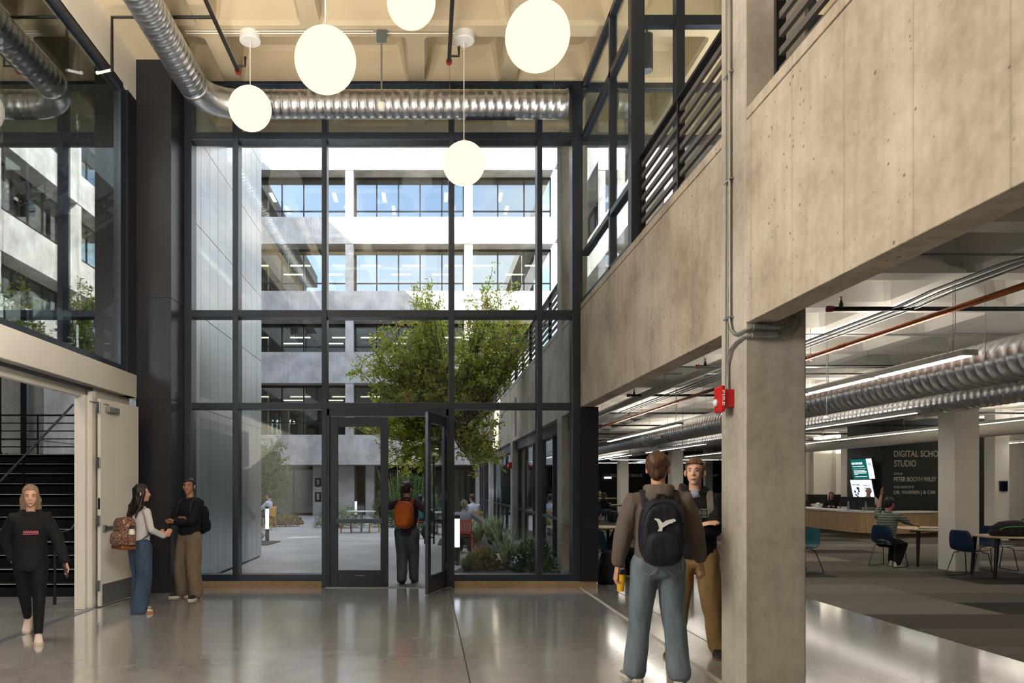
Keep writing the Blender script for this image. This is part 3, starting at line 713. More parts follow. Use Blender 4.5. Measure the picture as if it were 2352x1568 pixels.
    # ---- shoes ----
    if shoes:
        for side, an, kn, ang, i in ((1, anR, knR, P['fang'][0], 0), (-1, anL, knL, P['fang'][1], 1)):
            Mf = rot(shoes.get('pitch', (0, 0))[i], 0, -ang); a0 = V((an.x, an.y, an.z-.085*s))
            def Q(p): return a0+V((0, 0, .085*s))+Mf @ (V((p[0], p[1], p[2]-.085))*s)
            sb = MB(); prof = ((-.075, .028, .05, .09), (-.045, .035, .055, .10), (.0, .037, .055, .10), (.05, .040, .048, .078), (.10, .047, .036, .05), (.15, .045, .028, .036), (.185, .028, .022, .026))
            sb.ring_loft([[Q((x*wv, y, .014+max(0, zc)*top_)) for x, zc in [(math.cos(2*math.pi*j/14), (math.sin(2*math.pi*j/14)+1)/2) for j in range(14)]] for y, wv, _, top_ in prof])
            so = sb.obj('shoe', shoes['m'], t, smooth='all')
            q = so.modifiers.new('s', 'SUBSURF'); q.levels = 1; q.render_levels = 1
            sb = MB(); ol = [(math.copysign(wv*1.08, sg), y) for sg in (1,) for y, wv, _, _ in prof]
            pl = [(wv*1.08, y) for y, wv, _, _ in prof]+[(0, .197)]+[(-wv*1.08, y) for y, wv, _, _ in reversed(prof)]+[(0, -.085)]
            b0 = [Q((x, y, 0)) for x, y in pl]; b1 = [Q((x, y, .022)) for x, y in pl]
            sb.ring_loft([b0, b1]); sb.obj('sole', shoes.get('sole', WHITE), so, bevel=.003)
            if shoes.get('sock'):
                sb = MB(); sb.tube([an+V((0, 0, -.03))*s, an.lerp(kn, .2)], [.042*s, .043*s], 12); sb.obj('sock', shoes['sock'], t, smooth=True)
            J['shoe%d' % i] = (Q, so)
    if extra: extra(J)
    return t, J
# =============== backpacks (separate things, carried on the back) ===============
def backpack(label, J, m, mtrim, w=.30, h=.46, d=.19, drop=.0, extra=None, rounded=.8, group=None, yaw=0, strap=True, vox=.012):
    """built in the wearer's own frame, placed at the wearer's place"""
    s = J['s']; T = J['T']; root = J['root']; Mt = J['Mt']
    b = thing('backpack', label, 'backpack', tuple(root.location), root.rotation_euler[2], group)
    My = rot(0, 0, yaw)
    def B(p):  # p: x across, y outward(behind), z up from bag centre
        q = My @ Vector((p[0], -p[1], p[2]))
        return T((q.x, -.135+q.y-.0, .27-drop+q.z))
    def slab(y0, y1, wz, zc, hz, n=22, e=3.2, k=.94):
        mb = MB(); rings = []
        for (y, sc_) in ((y0, .9), (y0+.015, 1.0), ((y0+y1)/2, 1.0), (y1-.03, k), (y1, k*.8)):
            ring = []
            for j in range(n):
                a = 2*math.pi*j/n; cx, cz = math.cos(a), math.sin(a)
                r_ = (abs(cx)**e+abs(cz)**e)**(-1/e)
                ring.append(B((cx*r_*wz/2*sc_*(1-.10*max(0, cz)), y, zc+cz*r_*hz/2*sc_)))
            rings.append(ring)
        return mb.ring_loft(rings)
    main = slab(0, d, w, 0, h)
    me = remesh(main, vox, 3, fold(.006, 9, .7, 3)); mobj('bag_body', me, m, b)
    mobj('front_pocket', remesh(slab(d-.02, d+.055, w*.82, -h*.2, h*.48), vox, 3, fold(.004, 11, .7, 5)), m, b)
    z = MB(); z.tube([B((w*.40*math.cos(a), d-.012, h*.16+h*.30*math.sin(a))) for a in [math.pi*j/14 for j in range(15)]], .004*s, 6); z.obj('zip', mtrim, b, smooth=True)
    z = MB(); z.tube([B((-.035, .03, h*.5-.01)), B((-.025, .035, h*.5+.03)), B((.025, .035, h*.5+.03)), B((.035, .03, h*.5-.01))], .008, 8); z.obj('grab_handle', mtrim, b, smooth=True)
    if strap:
        for q in (-1, 1):
            pts = [T((q*.105, -.14, .36)), T((q*.11, -.115, .49)), T((q*.115, -.03, .555)), T((q*.125, .07, .50)), T((q*.135, .118, .40)), T((q*.15, .115, .26)), T((q*.165, .05, .14)), T((q*.15, -.08, .07))]
            rings = []
            for i, p in enumerate(pts):
                tt = (pts[min(i+1, len(pts)-1)]-pts[max(i-1, 0)]).normalized(); wv = (Mt @ Vector((1, 0, 0))).normalized(); nv = tt.cross(wv).normalized(); W2 = .032*s if i < 6 else .014*s
                rings.append([p+wv*W2+nv*.006*s, p-wv*W2+nv*.006*s, p-wv*W2-nv*.006*s, p+wv*W2-nv*.006*s])
            sm = MB().ring_loft(rings).obj('shoulder_strap', mtrim, b, smooth='all'); k = sm.modifiers.new('s', 'SUBSURF'); k.levels = k.render_levels = 2
    if extra: extra(b, B)
    return b
BLK = cloth('black cotton', hx(26, 26, 28), .7); DKN = cloth('black knit', hx(22, 23, 28), .6, 30)
DEN = cloth('blue denim', hx(64, 82, 104), .7, 14, var=.28, st=(1, 1, .35)); DENL = cloth('light denim', hx(104, 118, 128), .7, 10, var=.22, st=(1, 1, .35))
KHA = cloth('khaki twill', hx(146, 118, 80), .6, 8, var=.14); CRG = cloth('taupe cargo twill', hx(124, 108, 92), .6, 8, var=.14)
WHT = cloth('white rib knit', hx(206, 204, 206), .5, 16, var=.05); GRH = cloth('brown grey fleece', hx(98, 88, 82), .6, 12, var=.15)
PLUM = cloth('plum jacket', hx(62, 52, 66), .6); SLATE = cloth('slate grey trousers', hx(84, 96, 108), .6, 6)
LOGOW = M_('white print', hx(214, 214, 212), .6, var=.03); SHW = M_('off white leather', hx(216, 208, 196), .5, var=.05); GUM = M_('gum sole', hx(168, 116, 70), .6)
SHB = M_('black shoe', hx(34, 32, 32), .6); SHG = M_('grey runner', hx(150, 145, 140), .6, var=.3, nscale=60); SOLEK = M_('brown sole', hx(110, 84, 60), .7)
BROWNH = ('brown hair', hx(82, 54, 38)); BLKH = ('black hair', hx(24, 20, 20)); DBLH = ('dark blond hair', hx(136, 112, 88))
def decal(poly_fn, parent, m, name): pass
# 1 --- near man seen from behind
def ex(J): pass
pn, JN = person('tall man seen from behind in grey-brown hoodie and faded jeans, holding a yellow cup', (1.915, 6.05, 0), R(-7), 1.885,
    dict(fr=(.15, -.02), fl=(-.17, .02), fang=(14, -22), handL=(-.315, .03, .80), handR=(.36, .14, .86), poleR=(1, -.7, 0), poleL=(-1, -.6, 0), head=(4, 0, -14), curl=1.1, twist=-4),
    sk=hx(198, 148, 122), hair=dict(name=BROWNH[0], col=BROWNH[1], style='short', vol=1.35), top=dict(m=GRH, hood=1, g=.014, hem=-.03, r=(.08, .07, .052), name='hoodie', sleeve=.8, fold=.013),
    legs=dict(m=DENL, w=(.118, .086, .085, .092), waist=.06, fold=.012), shoes=dict(m=SHG, sole=SHW), vox=.010)
s_ = JN['s']
jp = MB()
for q in (-1, 1):
    c = JN['pel']+Vector((q*.092*s_, 0, -.03*s_))
    pts = [(-.055, .05), (.055, .05), (.06, -.03), (0, -.075), (-.06, -.03), (-.055, .05)]
    for a, b_ in zip(pts[:-1], pts[1:]):
        n_ = 5
        pp = [c+Vector(((a[0]+(b_[0]-a[0])*i/n_)*s_, (-.137+.9*((a[0]+(b_[0]-a[0])*i/n_)**2))*s_+.0, (a[1]+(b_[1]-a[1])*i/n_)*s_)) for i in range(n_+1)]
        jp.tube(pp, .0035, 5)
jp.obj('pocket_stitching', cloth('denim seam', hx(150, 150, 140)), pn, smooth=True)
def puma(b, B):
    pl = [(-.078, .042), (-.066, .050), (-.040, .044), (-.012, .036), (.008, .020), (.020, .034), (.030, .048), (.060, .052), (.062, .044), (.046, .034), (.036, .012), (.030, -.018), (.040, -.034), (.026, -.042), (.012, -.034), (.008, -.012), (-.016, .004), (-.040, .018), (-.060, .020), (-.056, .026), (-.076, .032)]
    mb = MB(); n = len(pl); mb.v = [tuple(B((-x*1.05, .214, .055+z*1.05))) for x, z in pl]+[tuple(B((-x*1.05, .185, .055+z*1.05))) for x, z in pl]
    mb.f = [tuple(range(n)), tuple(reversed(range(n, 2*n)))]+[(i, (i+1) % n, n+(i+1) % n, n+i) for i in range(n)]
    mb.obj('leaping_cat_emblem', LOGOW, b)
BPK = cloth('black backpack nylon', hx(24, 26, 34), .5, 20, rough=.6); BPT = cloth('black webbing', hx(34, 36, 44), .3, 40, rough=.6)
backpack('black backpack with white leaping emblem worn by the man in the grey hoodie', JN, BPK, BPT, .33, .50, .20, .045, puma)
# yellow tumbler in left hand
hb, hf_, ha, hi = JN['hands'][1]
mw = pn.matrix_basis; c = hb+hf_*.075+hi*.045
cup = thing('travel_cup', 'yellow travel cup with black lid in the hand of the man in the grey hoodie', 'cup', tuple(pn.location), pn.rotation_euler[2])
o = MB().lathe([(.002, -.10), (.028, -.10), (.030, -.09), (.040, .045), (.038, .05), (.002, .05)], c, 20).obj('cup_body', M_('yellow plastic', hx(226, 178, 44), .4), cup, smooth=True)
MB().lathe([(.002, .045), (.043, .045), (.043, .07), (.036, .085), (.002, .085)], c, 20).obj('lid', M_('black plastic', hx(28, 28, 30), .35), cup, smooth=True)
MB().lathe([(.002, .083), (.030, .083), (.030, .092), (.002, .092)], c, 20).obj('lid_insert', M_('lilac plastic', hx(176, 172, 200), .4), cup, smooth=True)
# 2 --- facing young man beside the pillar
pf, JF = person('smiling young man in black emblem hoodie and khakis with arms crossed beside the pillar', (2.55, 6.95, 0), R(156), 1.87,
    dict(fr=(.17, .02), fl=(-.18, -.06), fang=(16, -10), handR=(-.05, .21, 1.17), handL=(.06, .25, 1.13), poleR=(1, -.1, -.9), poleL=(-1, -.1, -.9), hdirR=(-1, .25, .3), hdirL=(1, .1, .2), head=(3, 0, -6), curl=.35),
    sk=hx(228, 182, 158), hair=dict(name='light brown hair', col=hx(112, 82, 56), style='short', vol=1.0), brows=hx(96, 70, 50), smile=1,
    top=dict(m=BLK, hood=1, g=.016, hem=-.06, r=(.078, .068, .055), name='hoodie', sleeve=.72, fold=.012), legs=dict(m=KHA, w=(.115, .092, .085, .082), waist=.06, fold=.016), shoes=dict(m=SHB, sole=SOLEK), vox=.010)
s_ = JF['s']; TF = JF['T']
em = MB(); ec = TF((-.085, .150, .345)); U = Vector((1, 0, 0)); Vv = Vector((0, .12, 1)).normalized()
def ringm(mb, c, r, w_, n=20, petal=0):
    pts = []
    for j in range(n+1):
        a = 2*math.pi*j/n; rr = r*(1+petal*math.cos(4*a)); pts.append(c+U*rr*math.cos(a+.785)+Vv*rr*math.sin(a+.785))
    mb.tube(pts, w_, 5)
ringm(em, ec, .042, .0022, 40, .16); ringm(em, ec, .030, .0016); ringm(em, ec, .017, .0018)
for a in range(0, 360, 45): em.tube([ec+U*.006*math.cos(R(a))+Vv*.006*math.sin(R(a)), ec+U*.014*math.cos(R(a))+Vv*.014*math.sin(R(a))], .0025, 5)
for a in range(22, 360, 45): em.tube([ec+U*.034*math.cos(R(a))+Vv*.034*math.sin(R(a)), ec+U*.039*math.cos(R(a))+Vv*.039*math.sin(R(a))], .002, 5)
em.obj('chest_emblem', M_('grey print', hx(150, 150, 148), .6), pf)
for q in (-1, 1): MB().sphere(TF((q*.045, .125, .49)), .006, 8, 6).obj('drawcord_eyelet', STEEL, pf, smooth='all')
MB().sphere(TF((0, .085, .505)), (.05, .03, .04), 12, 8).obj('undershirt', cloth('pale blue tee', hx(150, 160, 182), .3), pf, smooth='all')
backpack('grey-strapped backpack worn by the smiling young man beside the pillar', JF, BPT, cloth('grey webbing', hx(112, 106, 100), .3, 40), .28, .44, .15, .02)
# 3 --- man with crossed arms by the clad column
pm, JM = person('young man in black sweater and taupe cargo trousers, arms crossed, beside the clad column', (-3.42, 10.55, 0), R(150), 1.72,
    dict(fr=(.15, .0), fl=(-.17, .03), fang=(38, -16), handR=(.0, .21, 1.15), handL=(.03, .25, 1.12), poleR=(1, -.1, -.9), poleL=(-1, -.1, -.9), hdirR=(-.9, -.15, .2), hdirL=(1, .0, .1), head=(2, 0, 30), curl=.4),
    sk=hx(184, 132, 104), hair=dict(name=BLKH[0], col=BLKH[1], style='short', vol=.8), brows=hx(30, 24, 22), smile=1,
    top=dict(m=DKN, collar=1, g=.012, hem=-.02, r=(.075, .066, .05), name='sweater', sleeve=.9), legs=dict(m=CRG, w=(.12, .108, .105, .10), waist=.07, fold=.018), shoes=dict(m=SHB, sole=SHW), vox=.011)
backpack('plain black backpack worn by the man with crossed arms', JM, cloth('matte black nylon', hx(22, 24, 30), .4), BPT, .28, .44, .15, .06)
# 4 --- woman with the floral backpack
pw, JW = person('woman with long black hair in white top and wide blue jeans seen from behind', (-3.66, 9.33, 0), R(-38), 1.625,
    dict(fr=(.10, -.07), fl=(-.11, .05), fang=(22, 2), handR=(.27, .20, 1.04), handL=(-.02, .28, 1.08), poleR=(.7, -.9, -.4), poleL=(-1, -.6, -.3), hdirR=(.2, .6, .6), head=(4, 0, -38), curl=.7, lean=2),
    sk=hx(206, 156, 128), hair=dict(name=BLKH[0], col=BLKH[1], style='long', vol=1.3, len=.50, wide=1.5), fem=True, brows=hx(30, 24, 22),
    top=dict(m=WHT, g=-.004, hem=.02, r=(.055, .046, .036), name='knit_top', sleeve=.98, fold=.006), legs=dict(m=DEN, w=(.118, .11, .112, .112), waist=.09, fold=.012, hem=-.04), shoes=dict(m=SHW, sole=GUM), vox=.011)
Q_, so_ = JW['shoe0']
sw = [(-.02, .030), (.02, .022), (.055, .030), (.10, .052), (.055, .042), (.03, .040), (.015, .046), (.0, .058)]
mb = MB(); n = len(sw); wx = lambda y: .0405+max(0, (y)*.05)
mb.v = [tuple(Q_((wx(y)+.004, y+.02, z+.004))) for y, z in sw]+[tuple(Q_((wx(y)-.01, y+.02, z+.004))) for y, z in sw]
mb.f = [tuple(range(n)), tuple(reversed(range(n, 2*n)))]+[(i, (i+1) % n, n+(i+1) % n, n+i) for i in range(n)]
mb.obj('red_swoosh', M_('red leather', hx(196, 44, 48), .5), so_)
def floral():
    q = N('floral tapestry'); P = q.coord(); v = q.n('TexVoronoi', {'Vector': q.n('VectorMath', {0: P, 1: q.n('TexNoise', {'Vector': P, 'Scale': 14.0}).outputs['Color']}, operation='ADD').outputs[0], 'Scale': 24.0})
    g = q.n('SeparateColor', {0: v.outputs['Color']})
    c = q.n('ValToRGB', {0: g.outputs[0]}); e = c.color_ramp; e.interpolation = 'CONSTANT'; e.elements[0].color = c4(hx(84, 72, 64)); e.elements[1].position = .5; e.elements[1].color = c4(hx(60, 48, 48))
    for p, cc_ in ((.62, hx(150, 56, 62)), (.72, hx(206, 184, 150)), (.82, hx(86, 96, 62)), (.9, hx(196, 112, 104))): k = e.elements.new(p); k.color = c4(cc_)
    q.bsdf({'Base Color': c.outputs[0], 'Roughness': .85}, g.outputs[1], .1, .005); return q.m
FLO = floral()
def bottle(b, B):
    MB().cbox(B((0, .10, -.20)), (.26, .20, .05), JW['Mt']).obj('leather_base', M_('tan leather', hx(136, 76, 44), .5), b, bevel=.02)
    MB().cyl(B((.165, .08, -.16)), .045, .13, 14).obj('bottle_pocket', FLO, b, smooth=True)
backpack('floral tapestry backpack on the woman with long black hair', JW, FLO, cloth('brown strap', hx(70, 50, 44), .3), .31, .42, .20, .10, bottle)
r_ = JW['root']; bt = thing('water_bottle', 'white insulated bottle with dark cap in the side pocket of the floral backpack', 'bottle', tuple(r_.location), r_.rotation_euler[2])
c = JW['T']((.165, -.215, .03))
MB().lathe([(.002, 0), (.036, 0), (.037, .02), (.037, .15), (.026, .18), (.002, .18)], c, 18).obj('bottle_body', WHITE, bt, smooth=True)
MB().lathe([(.002, .18), (.022, .18), (.022, .22), (.002, .225)], c, 14).obj('cap', SHB, bt, smooth=True)
# 5 --- walking woman on the left
pl_, JL = person('blond woman in black hoodie and leggings striding through the open side door', (-4.03, 7.55, 0), R(207), 1.66,
    dict(fr=(.10, -.66), fl=(-.02, .02), lift=(.09, 0), fang=(8, -2), handR=(.25, -.42, .88), handL=(-.29, -.10, .84), poleR=(.8, -1, 0), poleL=(-.9, -1, 0), lean=3, pelvis=(.06, -.26, .885), twist=0, head=(-2, 0, 0), kneeR=(0, 1, .1), curl=.8),
    sk=hx(214, 166, 142), hair=dict(name=DBLH[0], col=DBLH[1], style='shoulder', vol=.9, len=.12, wide=1.0), fem=True, brows=hx(110, 80, 56),
    top=dict(m=BLK, hood=1, g=.02, hem=-.12, r=(.074, .068, .052), name='hoodie', sleeve=.97, fold=.012), legs=dict(m=cloth('black leggings', hx(20, 20, 22), .2), w=(.098, .066, .058, .046), waist=.05, fold=.003, hem=.03), shoes=dict(m=M_('cream sneaker', hx(214, 196, 182), .6), sole=M_('cream sole', hx(206, 190, 172), .6), pitch=(-38, 0)), vox=.011)
TL = JL['T']; mb = MB()
for i in range(12):
    x = -.075+i*.0125; mb.cbox(TL((x, .158-.6*x*x, .315+(.006 if i % 2 else 0))), (.008, .006, .026), JL['Mt'])
mb.cbox(TL((0, .157, .295)), (.15, .004, .006), JL['Mt'])
mb.obj('pink_lettering', M_('pink print', hx(196, 92, 118), .6), pl_)
hb, hf_, ha, hi = JL['hands'][1]
ph = thing('phone', 'dark phone in the hand of the striding woman', 'phone', tuple(pl_.location), pl_.rotation_euler[2])
pm_ = Matrix((ha, hi, hf_)).transposed(); MB().cbox(hb+hf_*.08+hi*.03, (.075, .009, .15), pm_).obj('case', M_('brown phone case', hx(66, 44, 40), .4), ph, bevel=.003)
MB().cbox(hb+hf_*.08+hi*.0355, (.068, .002, .14), pm_).obj('screen', M_('phone glass', hx(12, 12, 14), .1), ph)
# 6 --- woman walking out through the open leaf
po, JO = person('woman with dark ponytail in plum jacket walking out through the open glass door', (-.34, 11.95, 0), R(-6), 1.70,
    dict(fr=(.10, .30), fl=(-.07, .02), lift=(.0, .0), fang=(8, -6), handR=(.40, .30, 1.06), handL=(-.40, .10, 1.02), poleR=(1, -.4, -.6), poleL=(-1, -.2, -.6), pelvis=(.0, .12, .91), lean=3, twist=-6, head=(2, 4, -22), curl=.5),
    sk=hx(180, 132, 110), hair=dict(name='dark brown hair', col=hx(50, 38, 38), style='pony', vol=1.1), fem=True,
    top=dict(m=PLUM, g=.02, hem=-.10, collar=1, r=(.075, .062, .045), name='jacket', sleeve=.96), legs=dict(m=SLATE, w=(.132, .102, .094, .082), waist=.05, fold=.012), shoes=dict(m=SHB, sole=SHB), vox=.011)
backpack('rust orange backpack on the woman walking out of the glass door', JO, cloth('rust orange nylon', hx(176, 92, 44), .6, 14), cloth('rust webbing', hx(132, 62, 48), .3, 40), .33, .46, .21, .02)
# =============== globe pendants ===============
def globe(label, x, y, z, r=.30, zc=8.0):
    t = thing('globe_pendant', label, 'pendant lamp', (x, y, z), 0, 'glowing globe pendants of the hall')
    MB().sphere((0, 0, 0), r, 40, 24).obj('globe_shade', GLOBE, t, smooth='all')
    MB().cyl((0, 0, r-.012), .05, .03, 20).obj('shade_cap', WHITE, t, smooth=True)
    MB().cyl((0, 0, r), .007, zc-z-r-.08, 8).obj('rod', WHITE, t, smooth=True)
    MB().lathe([(.002, -.11), (.14, -.11), (.15, -.1), (.15, 0), (.002, 0)], (0, 0, zc-z+.03), 32).obj('canopy', WHITE, t, smooth=True)
    return t
globe('globe pendant by the bend of the spiral duct, left of all the globes', -2.51, 10.4, 6.97)
globe('large globe pendant between the duct bend globe and the cropped one', -.99, 7.15, 5.77)
globe('globe pendant cut off by the top edge of the photo', -.19, 9.0, 7.56, .30, 8.0)
globe('large-looking globe pendant nearest the upstairs glazing', 1.03, 6.8, 5.79)
globe('lowest globe pendant on a long rod before the far ribbon windows', .53, 10.4, 6.19)
# =============== spiral ducts ===============
def spiral(mb, pts, r, pitch=.125, seg=36, rib=.006):
    """path resampled finely with raised seams"""
    P = [Vector(p) for p in pts]; out = []; rs = []; acc = 0
    for a, b in zip(P[:-1], P[1:]):
        L = (b-a).length; n = max(1, int(L/pitch))
        for i in range(n):
            q0 = a.lerp(b, i/n); st = (b-a)/n; u = st.normalized()
            out += [q0, q0+u*.006, q0+u*.014, q0+u*.02]; rs += [r, r+rib, r+rib, r]
    out.append(P[-1]); rs.append(r)
    return mb.tube(out, rs, seg)
DZ, DR = 7.44, .205
t = thing('spiral_duct', 'galvanised spiral duct bending across the top of the glass wall', 'duct', (0, 0, 0))
YD = 11.18; XD = -3.40; BR = .55
spiral(MB(), [(XD, -7, DZ), (XD, YD-BR-.02, DZ)], DR).obj('straight_run', GALV, t, smooth=50)
bend = [(XD+BR-BR*math.cos(a), YD-BR+BR*math.sin(a), DZ) for a in [math.pi/2*i/14 for i in range(15)]]
MB().tube(bend, DR+.004, 36).obj('elbow', GALV, t, smooth='all')
spiral(MB(), [(XD+BR+.02, YD, DZ), (2.13, YD, DZ)], DR).obj('straight_run', GALV, t, smooth=50)
MB().cyl((2.12, YD, DZ), DR+.012, .02, 36, axis=(1, 0, 0)).obj('end_cap', GALV, t, smooth=True)
for x in (-1.2, .35, 1.95):
    MB().tube([(x, YD, DZ+DR), (x, YD, 8.05)], .003, 5).obj('hanger_wire', STEEL, t)
m = MB()
for a, b in ((-2.9, -2.55), (.6, 1.35)): m.box(a, b, YD-.04, YD+.04, DZ-DR-.022, DZ-DR+.01)
m.obj('slot_diffuser', DARK, t)
def libduct(label, x, z, r, y0, y1, extra=()):
    t = thing('spiral_duct', label, 'duct', (0, 0, 0))
    spiral(MB(), [(x, y0, z), (x, y1, z)], r, .15, 32, .007).obj('duct_run', GALV, t, smooth=50)
    for y in extra:
        MB().cbox((x-r*.93, y, z-.08), (.03, .55, .2), rot(0, 25, 0)).obj('side_grille', M_('grille grey', hx(120, 124, 130), .5, .4), t)
    for y in range(int(y0)+1, int(y1), 4): MB().tube([(x-r, y, z), (x-r, y, 3.8)], .004, 5).tube([(x+r, y, z), (x+r, y, 3.8)], .004, 5).obj('hanger', STEEL, t)
    return t
libduct('nearest galvanised spiral duct under the library coffers', 6.35, 2.99, .24, 3.5, 44, (12.0, 19.3))
libduct('second galvanised spiral duct, thinner and behind the nearest one', 9.35, 3.12, .19, 4, 40)
# painted white pipe runs
def pipe(name, label, cat, pts, r, m, group=None, n=12, parts=None):
    t = MB().tube(pts, r, n).obj(name, m, None, smooth=True); tag(t, label, cat, group); return t
for x, z, r, lb in ((13.6, 2.95, .16, 'white painted round duct high before the green sign wall'), (4.55, 3.50, .075, 'white lagged pipe under the coffers beside the raw concrete wall')):
    pipe('painted_duct', lb, 'pipe', [(x, 11 if r < .1 else 9, z), (x, 40, z)], r, PAINT2)
for y in (12, 14, 16, 19, 22): MB().tube([(4.55, y, 3.42), (4.47, y, 3.5), (4.55, y, 3.59), (4.55, y, 3.8)], .006, 5).obj('pipe_hanger', STEEL); tag(COL.objects[-1], 'steel clevis hanger on the white lagged pipe', 'pipe hanger', 'clevis hangers on the white lagged pipe')
t = thing('copper_pipe', 'copper water pipe running the length of the library ceiling', 'pipe')
MB().tube([(5.3, 2, 3.39), (5.3, 36, 3.39)], .031, 14).obj('pipe_run', COPPER, t, smooth=True)
for y in (9.25, 15.4, 21.5): MB().cyl((5.3, y, 3.39), .037, .16, 14, axis=(0, 1, 0)).obj('coupling', COPPER, t, smooth=True)
for y in (6.3, 10.1, 14, 18, 22, 26): MB().tube([(5.3+.045*math.cos(a), y, 3.39+.045*math.sin(a)) for a in [2*math.pi*i/12 for i in range(13)]], .005, 6).tube([(5.3, y, 3.435), (5.3, y, 3.78)], .005, 6).obj('clevis_hanger', STEEL, t, smooth=True)
for i in range(5):
    x = 4.95+.06*i; z = 3.50+.012*(i % 2)
    c = MB().tube([(x, 3, z), (x, 6.0, z), (x+.06, 6.4, z+.05), (x+.06, 7.3, z+.05), (x, 7.7, z), (x, 38, z)], .011, 8).obj('conduit', GREYP, None, smooth=True)
    tag(c, 'thin steel conduit in the bundle beside the copper pipe', 'conduit', 'bundled conduits beside the copper pipe')
# sprinkler mains across the library
for y, z, x0 in ((4.0, 3.5, 3.2), (7.8, 3.50, 4.32), (11.6, 3.50, 4.32), (15.3, 3.5, 4.24), (19.1, 3.5, 4.24), (23, 3.5, 4.24), (26.8, 3.5, 4.24), (30.6, 3.5, 4.24)):
    t = thing('sprinkler_pipe', 'black red-capped sprinkler pipe under the coffers, %s' % {4.0: 'closest to the front', 7.8: 'above the long pendant near the pillar', 11.6: 'its cap just left of the raw pillar', 15.3: 'above the lamp behind the standing men'}.get(y, 'one of those deep in the library'), 'pipe', (0, 0, 0), 0, None if y < 16 else 'sprinkler pipes deep in the library')
    MB().tube([(x0, y, z), (27.5, y, z)], .025, 12).obj('pipe_run', PIPEB, t, smooth=True)
    MB().cyl((x0-.05, y, z), .034, .06, 8, axis=(1, 0, 0)).obj('end_cap', REDC, t)
    hp = MB().lathe([(.002, 0), (.02, 0), (.022, .03), (.012, .05), (.012, .07), (.006, .072), (.006, .10), (.016, .102), (.016, .108), (.002, .108)], (x0+.1, y, z+.02), 10).obj('sprinkler_head', M_('bronze', hx(88, 72, 54), .4, .6), t, smooth=True)
    for x in (7, 11, 15, 19): MB().tube([(x, y, z+.02), (x, y, 3.85)], .005, 5).obj('hanger', STEEL, t)
# thin grey conduits crossing
for y, z in ((5.1, 3.62), (6.4, 3.64), (9.9, 3.66), (10.4, 3.3), (13.0, 3.6)):
    c = MB().tube([(3.6, y, z), (26, y, z)], .012, 8).obj('conduit', GREYP, None, smooth=True); tag(c, 'grey conduit crossing the library ceiling from wall to wall', 'conduit', 'conduits crossing the library ceiling')
# =============== hall sprinkler pipes ===============
ZP = 7.76
t = thing('sprinkler_pipe', 'black sprinkler pipe with branch down the white fascia, left in the hall ceiling', 'pipe')
MB().tube([(-2.80, 0, ZP), (-2.80, 10.85, ZP)], .028, 12).obj('pipe_run', PIPEB, t, smooth=True)
MB().tube([(-2.80, 9.6, ZP), (-4.13, 9.6, ZP), (-4.13, 9.6, 7.05)], .022, 10).obj('branch', PIPEB, t, smooth=True)
MB().tube([(-4.13, 9.6, 7.07), (-4.30, 9.6, 7.03)], .018, 8).sphere((-4.32, 9.6, 7.03), .025, 10, 6).obj('sidewall_head', WHITE, t, smooth=True)
MB().cyl((-2.80, 10.83, ZP), .045, .05, 10, axis=(0, 1, 0)).obj('end_cap', REDC, t)
MB().tube([(-2.80, 10.72, ZP), (-2.66, 10.72, ZP), (-2.66, 10.72, ZP+.1)], .016, 8).sphere((-2.66, 10.72, ZP+.12), .022, 8, 6).obj('sprinkler_head', PIPEB, t, smooth=True)
t = thing('sprinkler_pipe', 'black sprinkler pipe with red cap in mid ceiling of the hall', 'pipe')
MB().tube([(.325, 0, ZP), (.325, 10.6, ZP)], .028, 12).obj('pipe_run', PIPEB, t, smooth=True)
MB().cyl((.325, 10.58, ZP), .045, .05, 10, axis=(0, 1, 0)).obj('end_cap', REDC, t)
MB().tube([(.325, 10.47, ZP), (.46, 10.47, ZP), (.46, 10.47, ZP+.1)], .016, 8).sphere((.46, 10.47, ZP+.12), .022, 8, 6).obj('sprinkler_head', PIPEB, t, smooth=True)
for dy, x1 in ((0, -.75), (.05, .5)):
    c = MB().tube([(-3.4, 10.28+dy, 8.0), (x1, 10.28+dy, 8.0)], .009, 8).obj('conduit', PAINT, None, smooth=True); tag(c, 'white painted conduit along the first ceiling rib before the glass wall', 'conduit', 'conduits along the hall ceiling rib')
t = thing('occupancy_sensor', 'small round sensor on a rod from the ceiling rib, before the duct', 'sensor', (-.635, 10.3, 0))
MB().box(-.07, .07, -.05, .05, 7.88, 7.99).obj('junction_box', M_('galvanised box', hx(130, 140, 142), .4, .7), t)
MB().tube([(0, 0, 6.98), (0, 0, 7.9)], .012, 8).obj('rod', GREYP, t, smooth=True)
MB().lathe([(.002, -.06), (.04, -.05), (.05, -.02), (.06, .01), (.06, .04), (.03, .06), (.002, .06)], (0, 0, 6.95), 20).obj('sensor_head', WHITE, t, smooth=True)
